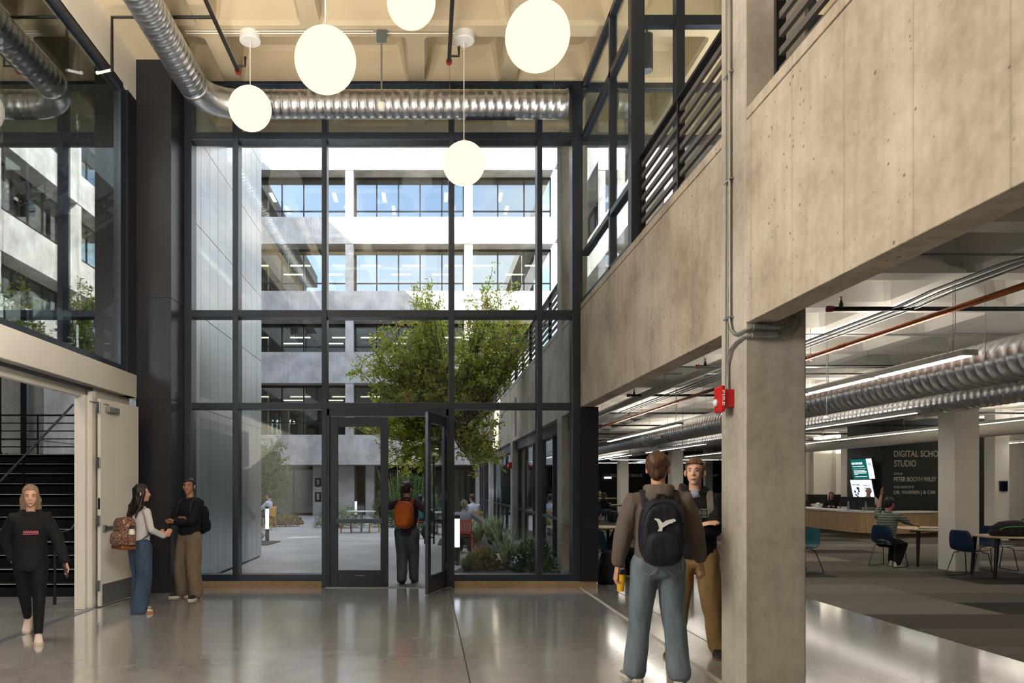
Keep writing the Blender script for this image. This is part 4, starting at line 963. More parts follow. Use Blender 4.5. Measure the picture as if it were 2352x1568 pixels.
# =============== conduits and strobe on the raw pillar ===============
t = thing('conduit', 'pair of steel conduits down the raw pillar with two elbow fittings', 'conduit')
xa = 2.415
MB().tube([(xa, 5.90, 8.0), (xa, 5.90, 2.42)], .0085, 8).obj('conduit_run', GREYP, t, smooth=True)
MB().tube([(xa, 5.83, 8.0), (xa, 5.83, 2.92), (xa, 5.80, 2.85), (xa, 5.73, 2.80), (xa, 5.64, 2.79), (2.43, 5.575, 2.80), (2.48, 5.565, 2.82)], .0125, 10).obj('conduit_run', GREYP, t, smooth=True)
MB().tube([(2.48, 5.555, 2.82), (2.68, 5.555, 2.82)], .022, 12).obj('elbow_fitting', GREYP, t, smooth=True)
MB().tube([(2.68, 5.56, 2.82), (2.76, 5.56, 2.84), (2.80, 5.56, 2.9)], .0125, 10).obj('conduit_run', GREYP, t, smooth=True)
MB().tube([(xa, 5.87, 2.38), (xa, 5.87, 2.60), (xa, 5.80, 2.70), (xa, 5.70, 2.735), (2.43, 5.575, 2.75), (2.48, 5.565, 2.76)], .0125, 10).obj('conduit_run', GREYP, t, smooth=True)
MB().tube([(2.47, 5.555, 2.76), (2.66, 5.555, 2.76)], .022, 12).obj('elbow_fitting', GREYP, t, smooth=True)
MB().tube([(2.66, 5.56, 2.76), (2.78, 5.56, 2.77), (2.83, 5.56, 2.84), (2.84, 5.56, 2.9)], .0125, 10).obj('conduit_run', GREYP, t, smooth=True)
for z in (2.95, 4.05, 4.9, 5.7, 6.5): MB().box(2.405, 2.44, 5.80, 5.93, z, z+.014).obj('strap', STEEL, t)
t = thing('fire_strobe', 'red wall mounted fire strobe on the raw pillar', 'fire alarm')
MB().box(2.36, 2.437, 5.79, 5.91, 2.24, 2.38).obj('back_box', RED, t, bevel=.004)
MB().box(2.325, 2.362, 5.775, 5.925, 2.20, 2.41).obj('cover', RED, t, bevel=.012)
MB().sphere((2.318, 5.87, 2.28), (.02, .03, .03), 12, 8).obj('strobe_lens', M_('clear lens', hx(220, 224, 230), .1), t, smooth='all')
def ltext(body, m, parent, M, x, z, w_, h_, bold=.0, name='lettering', dep=.004):
    """lettering as a mesh scaled to a width and cap height; M places the sign plane (x right, z up, -y outward)"""
    c = bpy.data.curves.new('t', 'FONT'); c.body = body; c.size = 1; c.extrude = .5; c.offset = bold; o = bpy.data.objects.new('t', c); COL.objects.link(o)
    dg = bpy.context.evaluated_depsgraph_get(); me = bpy.data.meshes.new_from_object(o.evaluated_get(dg)); bpy.data.objects.remove(o)
    xs = [v.co.x for v in me.vertices]; ys = [v.co.y for v in me.vertices]; x0, x1 = min(xs), max(xs); y0, y1 = min(ys), max(ys)
    for v in me.vertices:
        p = Vector((x+(v.co.x-x0)/(x1-x0)*w_, -dep*(v.co.z+.5), z+(v.co.y-y0)/(y1-y0)*h_)); v.co = M @ p
    me.materials.clear(); o = bpy.data.objects.new(name, me); COL.objects.link(o); me.materials.append(m); o.parent = parent; return o
ltext('FIRE', WHITE, t, Matrix.Translation((2.335, 5.774, 2.37)) @ Matrix.Rotation(R(90), 4, 'Y'), 0, 0, .12, .018, .01)
# =============== guard rail louvers ===============
SLAT = M_('grey painted slat', hx(98, 94, 92), .5, .3)
def guard(label, y0, y1, x=2.56, z0=4.52, z1=5.52, n=7, posts=None, group=None):
    t = thing('louvered_guardrail', label, 'guardrail', (0, 0, 0), 0, group)
    pz = posts or max(1, round((y1-y0)/1.35)); st = (y1-y0)/pz
    for i in range(pz+1): MB().box(x-.035, x+.035, y0+i*st-.02, y0+i*st+.02, z0, z1).obj('post', BLACK, t)
    MB().box(x-.045, x+.045, y0, y1, z1-.03, z1).obj('top_rail', BLACK, t)
    for k in range(n):
        zc = z0+.09+(z1-z0-.2)*k/(n-1)
        MB().box(x-.016, x+.016, y0, y1, zc-.026, zc+.026).obj('slat', SLAT, t)
guard('dark louvered guardrail on the raw wall left of the pillar', 6.07, 8.68, posts=2)
guard('dark louvered guardrail on the raw wall above the library entrance, right of the pillar', -2, 5.3, posts=5)
guard('dark louvered guardrail outdoors on the courtyard wall, nearer stretch', 13.75, 20.8)
guard('dark louvered guardrail outdoors on the courtyard wall, middle stretch', 21, 28.3)
guard('dark louvered guardrail outdoors on the courtyard wall, farthest stretch', 28.5, 37.4)
# cylinder downlight upstairs
t = thing('cylinder_downlight', 'dark cylinder downlight behind the upstairs glazing', 'lamp', (3.1, 10.3, 7.45))
MB().cyl((0, 0, 0), .085, .5, 28).obj('housing', DARK, t, smooth=True); MB().tube([(0, 0, .5), (0, 0, 1.12)], .01, 8).obj('stem', BLACK, t)
MB().lathe([(.08, .002), (.07, .06), (.002, .07)], (0, 0, -.003), 24).obj('reflector', STEEL, t, smooth=True)
# linear fixtures of the library
def linear(label, x, y0, y1, z, w=.13, units=2, group=None):
    t = thing('linear_pendant', label, 'pendant lamp', (0, 0, 0), 0, group)
    MB().box(x-w/2, x+w/2, y0, y1, z, z+.055).obj('housing', WHITE, t)
    L = (y1-y0)/units
    for i in range(units): MB().box(x-w/2+.022, x+w/2-.022, y0+i*L+.06, y0+(i+1)*L-.05, z-.006, z+.002).obj('diffuser', LEDS, t)
    for y in (y0+.25, y1-.25): MB().tube([(x, y, z+.055), (x, y, 3.85)], .003, 5).obj('suspension_wire', STEEL, t)
    MB().tube([(x, y0+.35, z+.05), (x, y0+.25, z+.2), (x, y0+.22, z+.3), (x, y0+.22, 3.85)], .005, 6).obj('power_cord', WHITE, t, smooth=True)
    return t
linear('long linear pendant lamp right of the raw pillar, nearest in the library', 5.47, 7.35, 13.5, 2.93, .15, 4)
linear('linear pendant lamp above the two standing men, between end panel and pillar', 5.47, 15.8, 22.0, 2.93, .15, 4)
for i, (x, y0, y1) in enumerate(((8.4, 12.5, 20.5), (8.4, 22, 28), (11.3, 8, 12.2), (11.3, 13, 24), (11.3, 26, 32), (14.2, 13, 22), (14.2, 26, 32), (8.4, 30, 36), (11.3, 34, 40), (17.2, 13, 22), (5.47, 24, 30), (5.47, 32, 38))):
    linear('white linear pendant lamp in the parallel rows deeper in the library', x, y0, y1, 2.86, .1, 3, 'rows of linear pendants deeper in the library')
for i, y in enumerate((34, 39)):
    t = linear('linear pendant lamp across the aisle before the far dark wall', 0, 0, 6, 2.80, .1, 3, 'crosswise linear pendants before the far wall'); t.location = (14.5, y, 0); t.rotation_euler = (0, 0, R(90))
# sensors hanging in the library
for x, y in ((5.8, 10.6), (8.9, 18), (7.0, 20)):
    t = thing('occupancy_sensor', 'small white sensor hanging on a rod under the library coffers', 'sensor', (x, y, 0), 0, 'sensors hanging under the library coffers')
    MB().tube([(0, 0, 2.62), (0, 0, 4.22)], .008, 6).obj('rod', GREYP, t, smooth=True)
    MB().lathe([(.002, 0), (.05, 0), (.055, .02), (.04, .05), (.002, .06)], (0, 0, 2.57), 16).obj('sensor_head', WHITE, t, smooth=True)
# =============== tall white service door folded back against the left wall ===============
t = thing('service_door', 'tall white door folded open against the wall beside the clad column', 'door', (-4.345, 9.70, 0), math.atan2(1.03, .085)-0)
MB().box(0, 1.06, -.022, .022, .012, 2.77).obj('door_panel', PAINT, t, bevel=.003)
MB().box(.04, 1.02, -.0245, -.022, .02, .30).obj('kick_plate', STEEL, t)
MB().box(.12, .40, -.085, -.022, 2.60, 2.675).obj('door_closer', M_('closer grey', hx(150, 150, 148), .4, .5), t, bevel=.006)
MB().tube([(.16, -.05, 2.675), (.16, -.05, 2.70), (-.12, .06, 2.72)], .008, 8).obj('closer_arm', STEEL, t, smooth=True)
MB().box(.05, .95, -.06, -.045, 1.02, 1.07).box(.05, .1, -.06, -.02, 1.0, 1.09).box(.9, .95, -.06, -.02, 1.0, 1.09).obj('push_bar', STEEL, t, bevel=.004)
MB().box(-.002, .001, -.015, .015, 1.30, 1.45).obj('latch_plate', BLACK, t)
for z in (.22, 1.08, 1.85, 2.58): MB().box(-.06, .002, -.02, .0, z, z+.14).tube([(-.028, -.024, z), (-.028, -.024, z+.14)], .008, 8).obj('hinge', STEEL, t)
struct('door_1', MB().box(-4.44, -4.40, 5.4, 9.64, 2.86, 2.90), BLACK)
# =============== stair ===============
t = thing('steel_stair', 'black steel staircase behind the open white door', 'staircase')
NOS = M_('worn nosing', hx(196, 192, 188), .5, .2)
for i in range(12):
    y = 10.63+.28*i; z = .183*(i+1)
    MB().box(-8.0, -4.95, y, y+.30, z-.05, z).box(-8.0, -4.95, y, y+.012, z-.183, z).obj('tread', BLACK, t)
    MB().box(-7.99, -4.96, y-.004, y+.008, z-.006, z+.003).obj('nosing', NOS, t)
MB().box(-11.1, -3.95, 13.98, 15.9, 2.08, 2.2).obj('landing', BLACK, t)
def stringer(x, y0, z0, y1, z1, th=.3, w_=.05): return MB().prism([(y0, z0-th), (y1, z1-th), (y1, z1+.03), (y0, z0+.03)], 'x', x, x+w_)
stringer(-8.05, 10.5, .12, 13.98, 2.2).obj('stringer', BLACK, t); stringer(-4.95, 10.5, .12, 13.98, 2.2).obj('stringer', BLACK, t)
# second flight back toward the viewer, third above the first
for k, (xa_, xb_, z0, s_) in enumerate(((-10.9, -8.15, 2.2, -1), (-6.75, -4.95, 4.4, 1))):
    for i in range(12):
        y = (13.98-.28*(i+1)) if s_ < 0 else (10.35+.28*i); z = z0+.183*(i+1)
        MB().box(xa_, xb_, y, y+.30, z-.19, z).obj('tread', BLACK, t)
    if s_ < 0: stringer(xa_, 10.6, 4.4, 13.98, 2.2, .34).obj('stringer', BLACK, t); stringer(xb_, 10.6, 4.4, 13.98, 2.2, .34).obj('stringer', BLACK, t)
    else: stringer(xa_, 10.3, 4.95, 13.7, 7.1, 1.25).obj('stringer', BLACK, t); stringer(xb_-.05, 10.3, 4.95, 13.7, 7.1, 1.25).obj('stringer', BLACK, t)
MB().box(-11.1, -6.9, 9.0, 10.4, 4.28, 4.4).obj('landing', BLACK, t)
MB().box(-8.2, -8.1, 10.3, 10.4, 2.5, 8).obj('stair_post', BLACK, t)
def rail(x, y0, z0, y1, z1, n=5, h=1.0, pst=4, m=BLACK):
    mb = MB()
    for k in range(n+1):
        dz = .12+(h-.12)*k/n; mb.tube([(x, y0, z0+dz), (x, y1, z1+dz)], .014 if k < n else .022, 6)
    for k in range(pst+1):
        f = k/pst; mb.tube([(x, y0+(y1-y0)*f, z0+(z1-z0)*f-.1), (x, y0+(y1-y0)*f, z0+(z1-z0)*f+h)], .018, 6)
    return mb
rail(-8.10, 10.7, 4.4, 13.9, 2.3).obj('railing', BLACK, t); rail(-4.93, 10.4, 4.5, 13.7, 6.65).obj('railing', BLACK, t); rail(-6.72, 10.4, 4.5, 13.7, 6.65).obj('railing', BLACK, t)
mb = MB()
for k in range(6): z = 2.28+.17*k; mb.tube([(-9.5, 15.8, z), (-4.0, 15.8, z)], .013 if k < 5 else .02, 6)
for x in (-9.5, -8.4, -7.3, -6.2, -5.1, -4.05): mb.tube([(x, 15.8, 2.2), (x, 15.8, 3.13)], .018, 6)
mb.obj('railing', BLACK, t)
for xr_ in (-6.72, -5.06):
    MB().tube([(xr_, 9.95, .0), (xr_, 9.95, .95), (xr_, 10.4, .98), (xr_, 13.9, 3.15)], .022, 8).tube([(xr_, 12.2, 1.1), (xr_, 12.2, 2.1)], .016, 6).obj('handrail', BLACK, t, smooth=True)
# =============== planting ===============
def leafmat(name, a, b, c3=None, rough=.55):
    q = N(name); P = q.coord(); v = q.n('TexVoronoi', {'Vector': P, 'Scale': 9.0}); g = q.n('SeparateColor', {0: v.outputs['Color']}).outputs[0]
    c = q.ramp(g, .1, .9, a, b)
    if c3: c = q.mix(q.ramp(q.noise(P, 3, 3), .55, .7), c, c3)
    p = q.n('BsdfPrincipled', {'Base Color': c, 'Roughness': rough}); tr = q.n('BsdfTranslucent', {'Color': c})
    x = q.n('MixShader', {0: .5, 1: p.outputs[0], 2: tr.outputs[0]}); q.t.links.new(x.outputs[0], q.out.inputs[0]); return q.m
LEAFT = leafmat('tree leaf', hx(146, 172, 52), hx(226, 228, 100), hx(222, 184, 74))
LEAFM = leafmat('maple leaf', hx(58, 88, 40), hx(110, 140, 62))
LEAFD = leafmat('glossy dark leaf', hx(28, 66, 34), hx(64, 110, 56), rough=.3)
LEAFB = leafmat('bamboo leaf', hx(62, 98, 52), hx(118, 150, 88))
LEAFV = leafmat('variegated strap leaf', hx(96, 124, 88), hx(196, 206, 160))
LEAFH = leafmat('coral bell leaf', hx(112, 104, 52), hx(150, 128, 74), hx(150, 84, 72))
LEAFG = leafmat('low grass blade', hx(44, 76, 44), hx(84, 116, 66))
BARK = M_('grey bark', hx(104, 92, 80), .85, var=.3, nscale=25, bump=.8, st=(1, 1, .3)) if False else M_('grey bark', hx(104, 92, 80), .85, 0, .3, 25, .8)
rnd = random.Random(7)
def leaf(mb, p, d, up, L, W_):
    d = d.normalized(); s = d.cross(up); s = s.normalized() if s.length > 1e-3 else Vector((1, 0, 0)); n = s.cross(d)
    m = p+d*L*.5
    mb.add([p, m+s*W_/2+n*L*.06, p+d*L-n*L*.06, m-s*W_/2+n*L*.06], [(0, 1, 2), (0, 2, 3)])
def rv(r): return Vector((r.gauss(0, 1), r.gauss(0, 1), r.gauss(0, 1))).normalized()
def tree(name, label, loc, trunkpts, trunkr, crown, nleaf, lm, seeds=3, lsize=.075, inside=None, cat='tree', nbr=60):
    r = random.Random(seeds); t = thing(name, label, cat, loc)
    wood = MB(); wood.tube(trunkpts, trunkr, 10)
    tops = [Vector(p) for p in trunkpts[len(trunkpts)//2:]]; tips = []
    for i in range(nbr):
        c, rad = crown[i % len(crown)]; c = Vector(c)
        d = rv(r)*(r.random()**.45); tip = c+Vector((d.x*rad[0], d.y*rad[1], d.z*rad[2]))
        if inside and not inside(tip): continue
        b = min(tops, key=lambda q: (q-tip).length*.5+abs(q.z-tip.z*.5))
        mid = b.lerp(tip, .45)+Vector((0, 0, -.1*(tip-b).length))+rv(r)*.12
        pts = [b, b.lerp(mid, .5)+rv(r)*.04, mid, mid.lerp(tip, .5)+rv(r)*.06, tip]
        wood.tube(pts, [.030, .024, .017, .010, .004], 5)
        for k in range(5):
            st_ = mid.lerp(tip, r.random()); e = st_+(rv(r)+Vector((0, 0, .35)))*r.uniform(.25, .6)
            wood.tube([st_, st_.lerp(e, .5)+rv(r)*.03, e], [.008, .006, .003], 4); tips.append((st_, e))
        tips.append((mid, tip))
    fo = MB(); n = 0
    while n < nleaf and tips:
        a, e = r.choice(tips); f = r.random(); p = a.lerp(e, f)+rv(r)*r.uniform(.0, .13)
        if inside and not inside(p): n += 1; continue
        d = (e-a).normalized()*.5+rv(r)+Vector((0, 0, -.15)); leaf(fo, p, d, rv(r), lsize*r.uniform(.7, 1.3), lsize*.45); n += 1
    wood.obj('trunk_and_branches', BARK, t, smooth='all', fix=False)
    fo.obj('foliage', lm, t, fix=False); return t
tree('courtyard_tree', 'tall courtyard tree with yellow-green leaves standing before the far ribbon windows', (.75, 18.6, 0),
     [(0, 0, 0), (.02, 0, 1.0), (-.05, 0, 1.75), (-.15, .1, 2.3), (-.1, .1, 3.0), (-.3, .1, 3.9), (-.2, 0, 4.8), (-.35, 0, 5.6)], [.11, .09, .08, .075, .06, .045, .03, .015],
     [((-1.0, 0, 4.1), (1.6, 1.3, 1.3)), ((.55, 0, 4.2), (1.2, 1.2, 1.3)), ((-.3, 0, 3.3), (1.9, 1.2, .8)), ((-.9, 0, 5.6), (.7, .8, 1.4)), ((.95, 0, 5.7), (.8, .8, 1.3)), ((-2.0, 0, 3.4), (1.0, .8, .7)), ((-.2, 0, 4.9), (1.9, 1, .9)), ((-2.0, 0, 4.8), (.8, .6, .7)), ((.8, 0, 2.4), (.6, .8, .6)), ((-1.2, 0, 2.3), (.9, .8, .45)), ((1.5, 0, 5.4), (.6, .6, .9)), ((-.8, 0, 6.0), (.6, .7, .9)), ((.9, 0, 6.0), (.6, .7, .8)), ((-1.5, 0, 5.2), (.8, .7, .8))], 34000, LEAFT, nbr=300, lsize=.105,
     inside=lambda p: (p.x < 1.55 or p.z > 4.3) and p.z > 1.4)
tree('japanese_maple', 'low spreading green maple at the edge of the metal cladding', (-6.7, 30.5, 0), [(0, 0, 0), (.1, 0, .8), (.05, 0, 1.5), (0, 0, 2.2), (.1, 0, 3.0)], [.08, .07, .05, .03, .015],
     [((0, 0, 2.3), (1.1, 1, 1.1)), ((.4, 0, 1.3), (.9, .8, .7)), ((.2, 0, 3.1), (.6, .6, .6)), ((-.3, 0, 1.0), (1, .8, .6))], 7000, LEAFM, 5, lsize=.12, nbr=90)
def tuft(name, label, loc, n, L, lm, seed, W_=.028, spread=.9, group=None):
    r = random.Random(seed); t = thing(name, label, 'plant', loc, 0, group); mb = MB()
    for i in range(n):
        a = r.uniform(0, 6.283); el = r.uniform(.15, 1.0)*spread; l = L*r.uniform(.6, 1.1); h = Vector((math.cos(a), math.sin(a), 0)); s = Vector((-math.sin(a), math.cos(a), 0))
        p = h*r.uniform(0, .06); pts = []
        for k in range(6):
            f = k/5; ang = math.pi/2-el*.5-el*1.3*f*f; pts.append(p.copy()); p = p+(h*math.cos(ang)+Vector((0, 0, math.sin(ang))))*l/5
        vs = []
        for k, q in enumerate(pts): w2 = W_*(1-(k/5)**2)*.5+.001; vs += [q+s*w2, q-s*w2+Vector((0, 0, .004))]
        mb.add(vs, [(2*k, 2*k+1, 2*k+3, 2*k+2) for k in range(5)])
    mb.obj('leaves', lm, t, fix=False); return t
def bush(name, label, loc, rad, n, ls, lm, seed, group=None, wl=.5):
    r = random.Random(seed); t = thing(name, label, 'plant', loc, 0, group); mb = MB(); st = MB()
    for i in range(n):
        d = rv(r); d.z = abs(d.z); q = r.random()**.35; p = Vector((d.x*rad[0]*q, d.y*rad[1]*q, d.z*rad[2]*q+.04))
        leaf(mb, p, d+rv(r)*.7, rv(r), ls*r.uniform(.7, 1.3), ls*wl)
    for i in range(24):
        d = rv(r); d.z = abs(d.z)+.3; st.tube([(0, 0, 0), (d.x*rad[0]*.4, d.y*rad[1]*.4, rad[2]*.4), (d.x*rad[0]*.8, d.y*rad[1]*.8, rad[2]*.8*min(1, d.z))], [.008, .006, .003], 4)
    mb.obj('leaves', lm, t, fix=False); st.obj('stems', BARK, t, fix=False); return t
struct('ground_planter', MB().prism([(.55, 12.0), (2.44, 12.0), (2.44, 15.3), (1.9, 15.2), (1.3, 14.7), (.75, 14.6), (.5, 13.6)], 'z', -.05, .02), GRAVEL)
struct('ground_planter', MB().prism([(2.44, 17.2), (2.44, 26), (1.6, 26), (1.2, 23), (.4, 22), (.3, 20), (1.0, 19.0), (1.5, 17.6)], 'z', -.05, .02), GRAVEL)
struct('ground_planter', MB().prism([(-6.2, 19.2), (-4.3, 19.8), (-4.2, 21), (-6.2, 21.6)], 'z', -.05, .02), GRAVEL)
tuft('strap_leaf_plant', 'variegated strap leaved tuft nearest the glass wall right of the door', (1.52, 14.1, .02), 120, .78, LEAFV, 1)
tuft('strap_leaf_plant', 'variegated strap leaved tuft half hidden behind the dark glossy shrub', (2.0, 14.5, .02), 90, .72, LEAFV, 2)
for i, (x, y) in enumerate(((1.2, 20.1), (1.75, 19.9), (1.5, 20.9), (1.2, 21.8), (1.85, 18.5))):
    tuft('strap_leaf_plant', 'pale strap leaved tuft massed in the far planter by the courtyard windows', (x, y, .02), 110, .85, LEAFV, 10+i, .034, group='strap leaved tufts in the far planter')
bush('glossy_shrub', 'dark glossy shrub against the glass in the near planter', (1.98, 13.45, .02), (.42, .42, .55), 900, .085, LEAFD, 3)
bush('coral_bells', 'bronze and red leaved mound plant in the near planter', (1.05, 13.9, .02), (.34, .3, .36), 700, .07, LEAFH, 4, wl=.9)
bush('coral_bells', 'low yellow green mound plant by the orange chair', (.95, 20.0, .02), (.4, .3, .3), 500, .08, LEAFH, 6, wl=.9)
tuft('low_grass', 'low dark grass tuft at the foot of the near bollard', (.75, 13.6, .02), 160, .3, LEAFG, 5, .012, 1.2)
tuft('low_grass', 'low dark grass tuft at the foot of the bollard by the cladding', (-4.72, 20.6, .02), 160, .34, LEAFG, 8, .014, 1.2)
tuft('low_grass', 'green tuft on the ground behind the open glass door leaf', (-.05, 22.5, 0), 260, .5, LEAFG, 9, .02, 1.2)
bush('low_shrub', 'low olive leaved shrub at the foot of the maple', (-5.6, 29.0, 0), (.7, .5, .45), 700, .1, LEAFH, 12, wl=.8)
b = bush('bamboo_clump', 'feathery bamboo clump behind the woman leaving through the door', (-.7, 28.5, 0), (1.5, .8, 2.0), 5200, .16, LEAFB, 13, wl=.16)
st = MB(); r = random.Random(4)
for i in range(16):
    x = r.uniform(-1.3, 1.2); st.tube([(x*.5, r.uniform(-.4, .4), 0), (x*.8, 0, 1.2), (x+r.uniform(-.15, .15), 0, r.uniform(2.0, 2.7))], [.014, .012, .006], 6)
st.obj('canes', M_('bamboo cane', hx(176, 160, 112), .5), b, smooth=True, fix=False)
bush('hedge_shrub', 'feathery green shrub seen through the glass door behind the white table', (-3.3, 28.0, 0), (1.0, .5, .75), 1400, .14, LEAFV, 15, wl=.2)
# =============== bollards ===============
BW_ = emit('bollard light tube', (.80, .84, 1), .9)
def bollard(label, x, y):
    t = thing('light_bollard', label, 'bollard', (x, y, 0))
    MB().cyl((0, 0, 0), .055, .36, 20).obj('base', BLACK, t, smooth=True); MB().cyl((0, 0, .36), .052, .58, 20).obj('light_tube', BW_, t, smooth=True); MB().cyl((0, 0, .94), .057, .07, 20).obj('cap', BLACK, t, smooth=True)
bollard('white tube bollard beside the yellow chair near the cladding', -4.60, 21.1); bollard('white tube bollard right of the entrance doors, closest to the glass', .62, 14.9); bollard('white tube bollard far off behind the white courtyard table', -3.0, 31)
# =============== courtyard furniture ===============
YEL = M_('yellow powder coat', hx(214, 156, 34), .45); ORG = M_('orange powder coat', hx(204, 84, 46), .45); TTOP = M_('white table laminate', hx(214, 214, 210), .4)
def cafe_chair(label, x, y, rz, m, group=None):
    t = thing('cafe_chair', label, 'chair', (x, y, -.01), rz, group)
    mb = MB()
    for i in range(6): mb.box(-.2, .2, -.19+i*.066, -.14+i*.066, .435, .45)
    mb.box(-.21, -.19, -.2, .21, .425, .45).box(.19, .21, -.2, .21, .425, .45); mb.obj('seat', m, t, bevel=.003)
    mb = MB()
    for i in range(5): mb.cbox((-.14+i*.07, -.225, .64), (.045, .012, .30), rot(-8, 0, 0))
    mb.cbox((0, -.245, .79), (.42, .02, .05), rot(-8, 0, 0)).cbox((0, -.21, .50), (.40, .016, .03)); mb.obj('backrest', m, t, bevel=.003)
    for sx in (-1, 1):
        MB().tube([(sx*.2, -.24, .80), (sx*.2, -.20, .45), (sx*.215, -.26, 0)], .013, 8).obj('leg', m, t, smooth=True)
        MB().tube([(sx*.2, .19, .44), (sx*.215, .23, 0)], .013, 8).obj('leg', m, t, smooth=True)
    return t
def stool(label, x, y, m):
    t = thing('stool', label, 'stool', (x, y, -.01)); MB().box(-.17, .17, -.17, .17, .43, .45).obj('seat', m, t, bevel=.004)
    for sx in (-1, 1):
        for sy in (-1, 1): MB().tube([(sx*.15, sy*.15, .44), (sx*.17, sy*.17, 0)], .014, 8).obj('leg', m, t, smooth=True)
def cafe_table(label, x, y, r=.5):
    t = thing('cafe_table', label, 'table', (x, y, -.01)); MB().cyl((0, 0, .72), r, .025, 32).obj('table_top', TTOP, t, smooth=True)
    MB().cyl((0, 0, .01), .035, .71, 14).obj('pedestal', STEEL, t, smooth=True); MB().box(-.3, .3, -.3, .3, 0, .014).obj('base_plate', STEEL, t, bevel=.003)
cafe_table('white round cafe table seen through the closed glass door', -2.25, 25.2); stool('orange stool at the white cafe table', -2.75, 25.0, ORG); stool('yellow stool at the white cafe table', -1.80, 25.1, YEL)
cafe_table('white cafe table before the grey-haired person on the orange chair', .75, 18.15, .4)
cafe_table('white cafe table out behind the open glass leaf', .35, 24.3, .4)
cafe_chair('yellow slatted chair beside the cladding holding the person in white', -5.85, 26.8, R(80), YEL)
cafe_chair('second yellow slatted chair just behind, by the person in black', -6.1, 28.2, R(80), YEL)
cafe_chair('orange slatted chair under the grey-haired person right of the door', .88, 17.35, R(-8), ORG)
cafe_chair('orange slatted chair behind the open glass leaf', -.15, 24.2, R(-70), ORG)
cafe_chair('yellow slatted chair by the courtyard windows beyond the bollard', 1.45, 22.9, R(25), YEL)
DRKJ = cloth('navy jeans', hx(40, 44, 58), .4); LILA = cloth('pale lilac shirt', hx(170, 172, 190), .5); TEAL = cloth('teal shirt', hx(76, 128, 130), .5); WHH = cloth('white hoodie cotton', hx(208, 208, 222), .5)
SIT = dict(pelvis=(0, -.06, .52), fr=(.12, .36), fl=(-.12, .36), kneeR=(0, .4, 1), kneeL=(0, .4, 1), fang=(6, -6), handR=(.12, .32, .80), handL=(-.12, .32, .80), poleR=(.7, -.5, -.6), poleL=(-.7, -.5, -.6))
def sit(label, x, y, rz, h, topc, legc, hair, sk=(.55, .36, .26), vox=.02, fem=False, pose=None, topk=None, shoes=None, z=0, group=None):
    p = dict(SIT); p.update(pose or {}); tk = dict(m=topc, g=.012, hem=-.04, r=(.072, .06, .046), collar=1); tk.update(topk or {})
    t, J = person(label, (x, y, z), rz, h, p, sk=sk, hair=hair, fem=fem, vox=vox, top=tk, legs=dict(m=legc, w=(.105, .085, .075, .07), waist=.05), shoes=dict(m=shoes or SHB, sole=SHW), group=group); return t, J
HK = dict(name=BLKH[0], col=BLKH[1], style='short', vol=1.1); HBR = dict(name=BROWNH[0], col=BROWNH[1], style='short', vol=1.2); HLG = dict(name=BLKH[0], col=BLKH[1], style='long', vol=1.1, len=.36)
HGY = dict(name='grey hair', col=hx(150, 138, 122), style='short', vol=1.2)
sit('person in white hoodie on the yellow chair, half hidden by the metal cladding', -5.85, 26.8, R(80), 1.75, WHH, DRKJ, HK)
sit('person in black on the second yellow chair by the cladding', -6.1, 28.2, R(80), 1.72, BLK, DRKJ, HK)
sit('grey-haired person in pale lilac shirt on the orange chair right of the door', .88, 17.35, R(-8), 1.68, LILA, DRKJ, HGY, pose=dict(lean=14, head=(10, 0, 0), handR=(.40, .42, .80), handL=(-.22, .42, .80)))
sit('person in teal shirt on the orange chair behind the open glass leaf', -.15, 24.2, R(-70), 1.70, TEAL, DRKJ, HLG, fem=True)
sit('person in pale hoodie on the yellow chair by the courtyard windows', 1.45, 22.9, R(25), 1.75, WHH, DRKJ, HBR, pose=dict(lean=10))
# upstairs office people behind the lowest ribbon window
sit('tiny office worker in pale blue shirt behind the lowest far ribbon window', -6.3, 39.6, R(-100), 1.75, cloth('sky shirt', hx(170, 190, 214), .3), BLK, HBR, vox=.035, z=4.3)
sit('tiny office worker in yellow-green top leaning behind the lowest far ribbon window', -4.9, 39.6, R(-80), 1.75, cloth('lime top', hx(206, 214, 150), .3), BLK, HK, vox=.035, z=4.3, pose=dict(lean=24))
sit('tiny office worker in blue-white shirt at the left end of the lowest far ribbon window', -8.1, 39.6, R(100), 1.75, cloth('pale blue shirt', hx(150, 176, 200), .3), BLK, HK, vox=.035, z=4.3)
tk_ = thing('office_table', 'long pale worktop behind the lowest far ribbon window', 'table', (-5.9, 40.3, 4.3))
MB().box(-1.2, 1.2, -.35, .35, .95, 1.0).obj('table_top', WOODT, tk_)
for x in (-1.1, 1.1): MB().box(x-.03, x+.03, -.3, .3, 0, .95).obj('leg', BLACK, tk_)
# strobe and sign plates outdoors
t = thing('fire_strobe', 'red fire strobe on the courtyard column between the ground windows', 'fire alarm'); MB().box(2.33, 2.432, 20.85, 21.0, 2.1, 2.28).obj('cover', RED, t, bevel=.008); MB().sphere((2.33, 20.9, 2.18), .03, 8, 6).obj('strobe_lens', WHITE, t)
c = MB().tube([(2.415, 19.9, 2.95), (2.415, 19.9, 4.0)], .02, 8).obj('conduit', GREYP, None, smooth=True); tag(c, 'short grey conduit on the courtyard side of the raw wall', 'conduit')
for z0, z1, lb in ((1.55, 2.0, 'upper dark notice plate on the far concrete pier left of the doors'), (.75, 1.25, 'lower dark notice plate on the far concrete pier left of the doors')):
    t = thing('notice_plate', lb, 'sign'); MB().box(-5.95, -5.62, 38.95, 39.0, z0, z1).obj('plate', BLACK, t)
    MB().box(-5.86, -5.72, 38.945, 38.951, z0+.1, z1-.08).obj('notice_print', M_('notice print', hx(150, 156, 150), .5, var=.4, nscale=14), t)
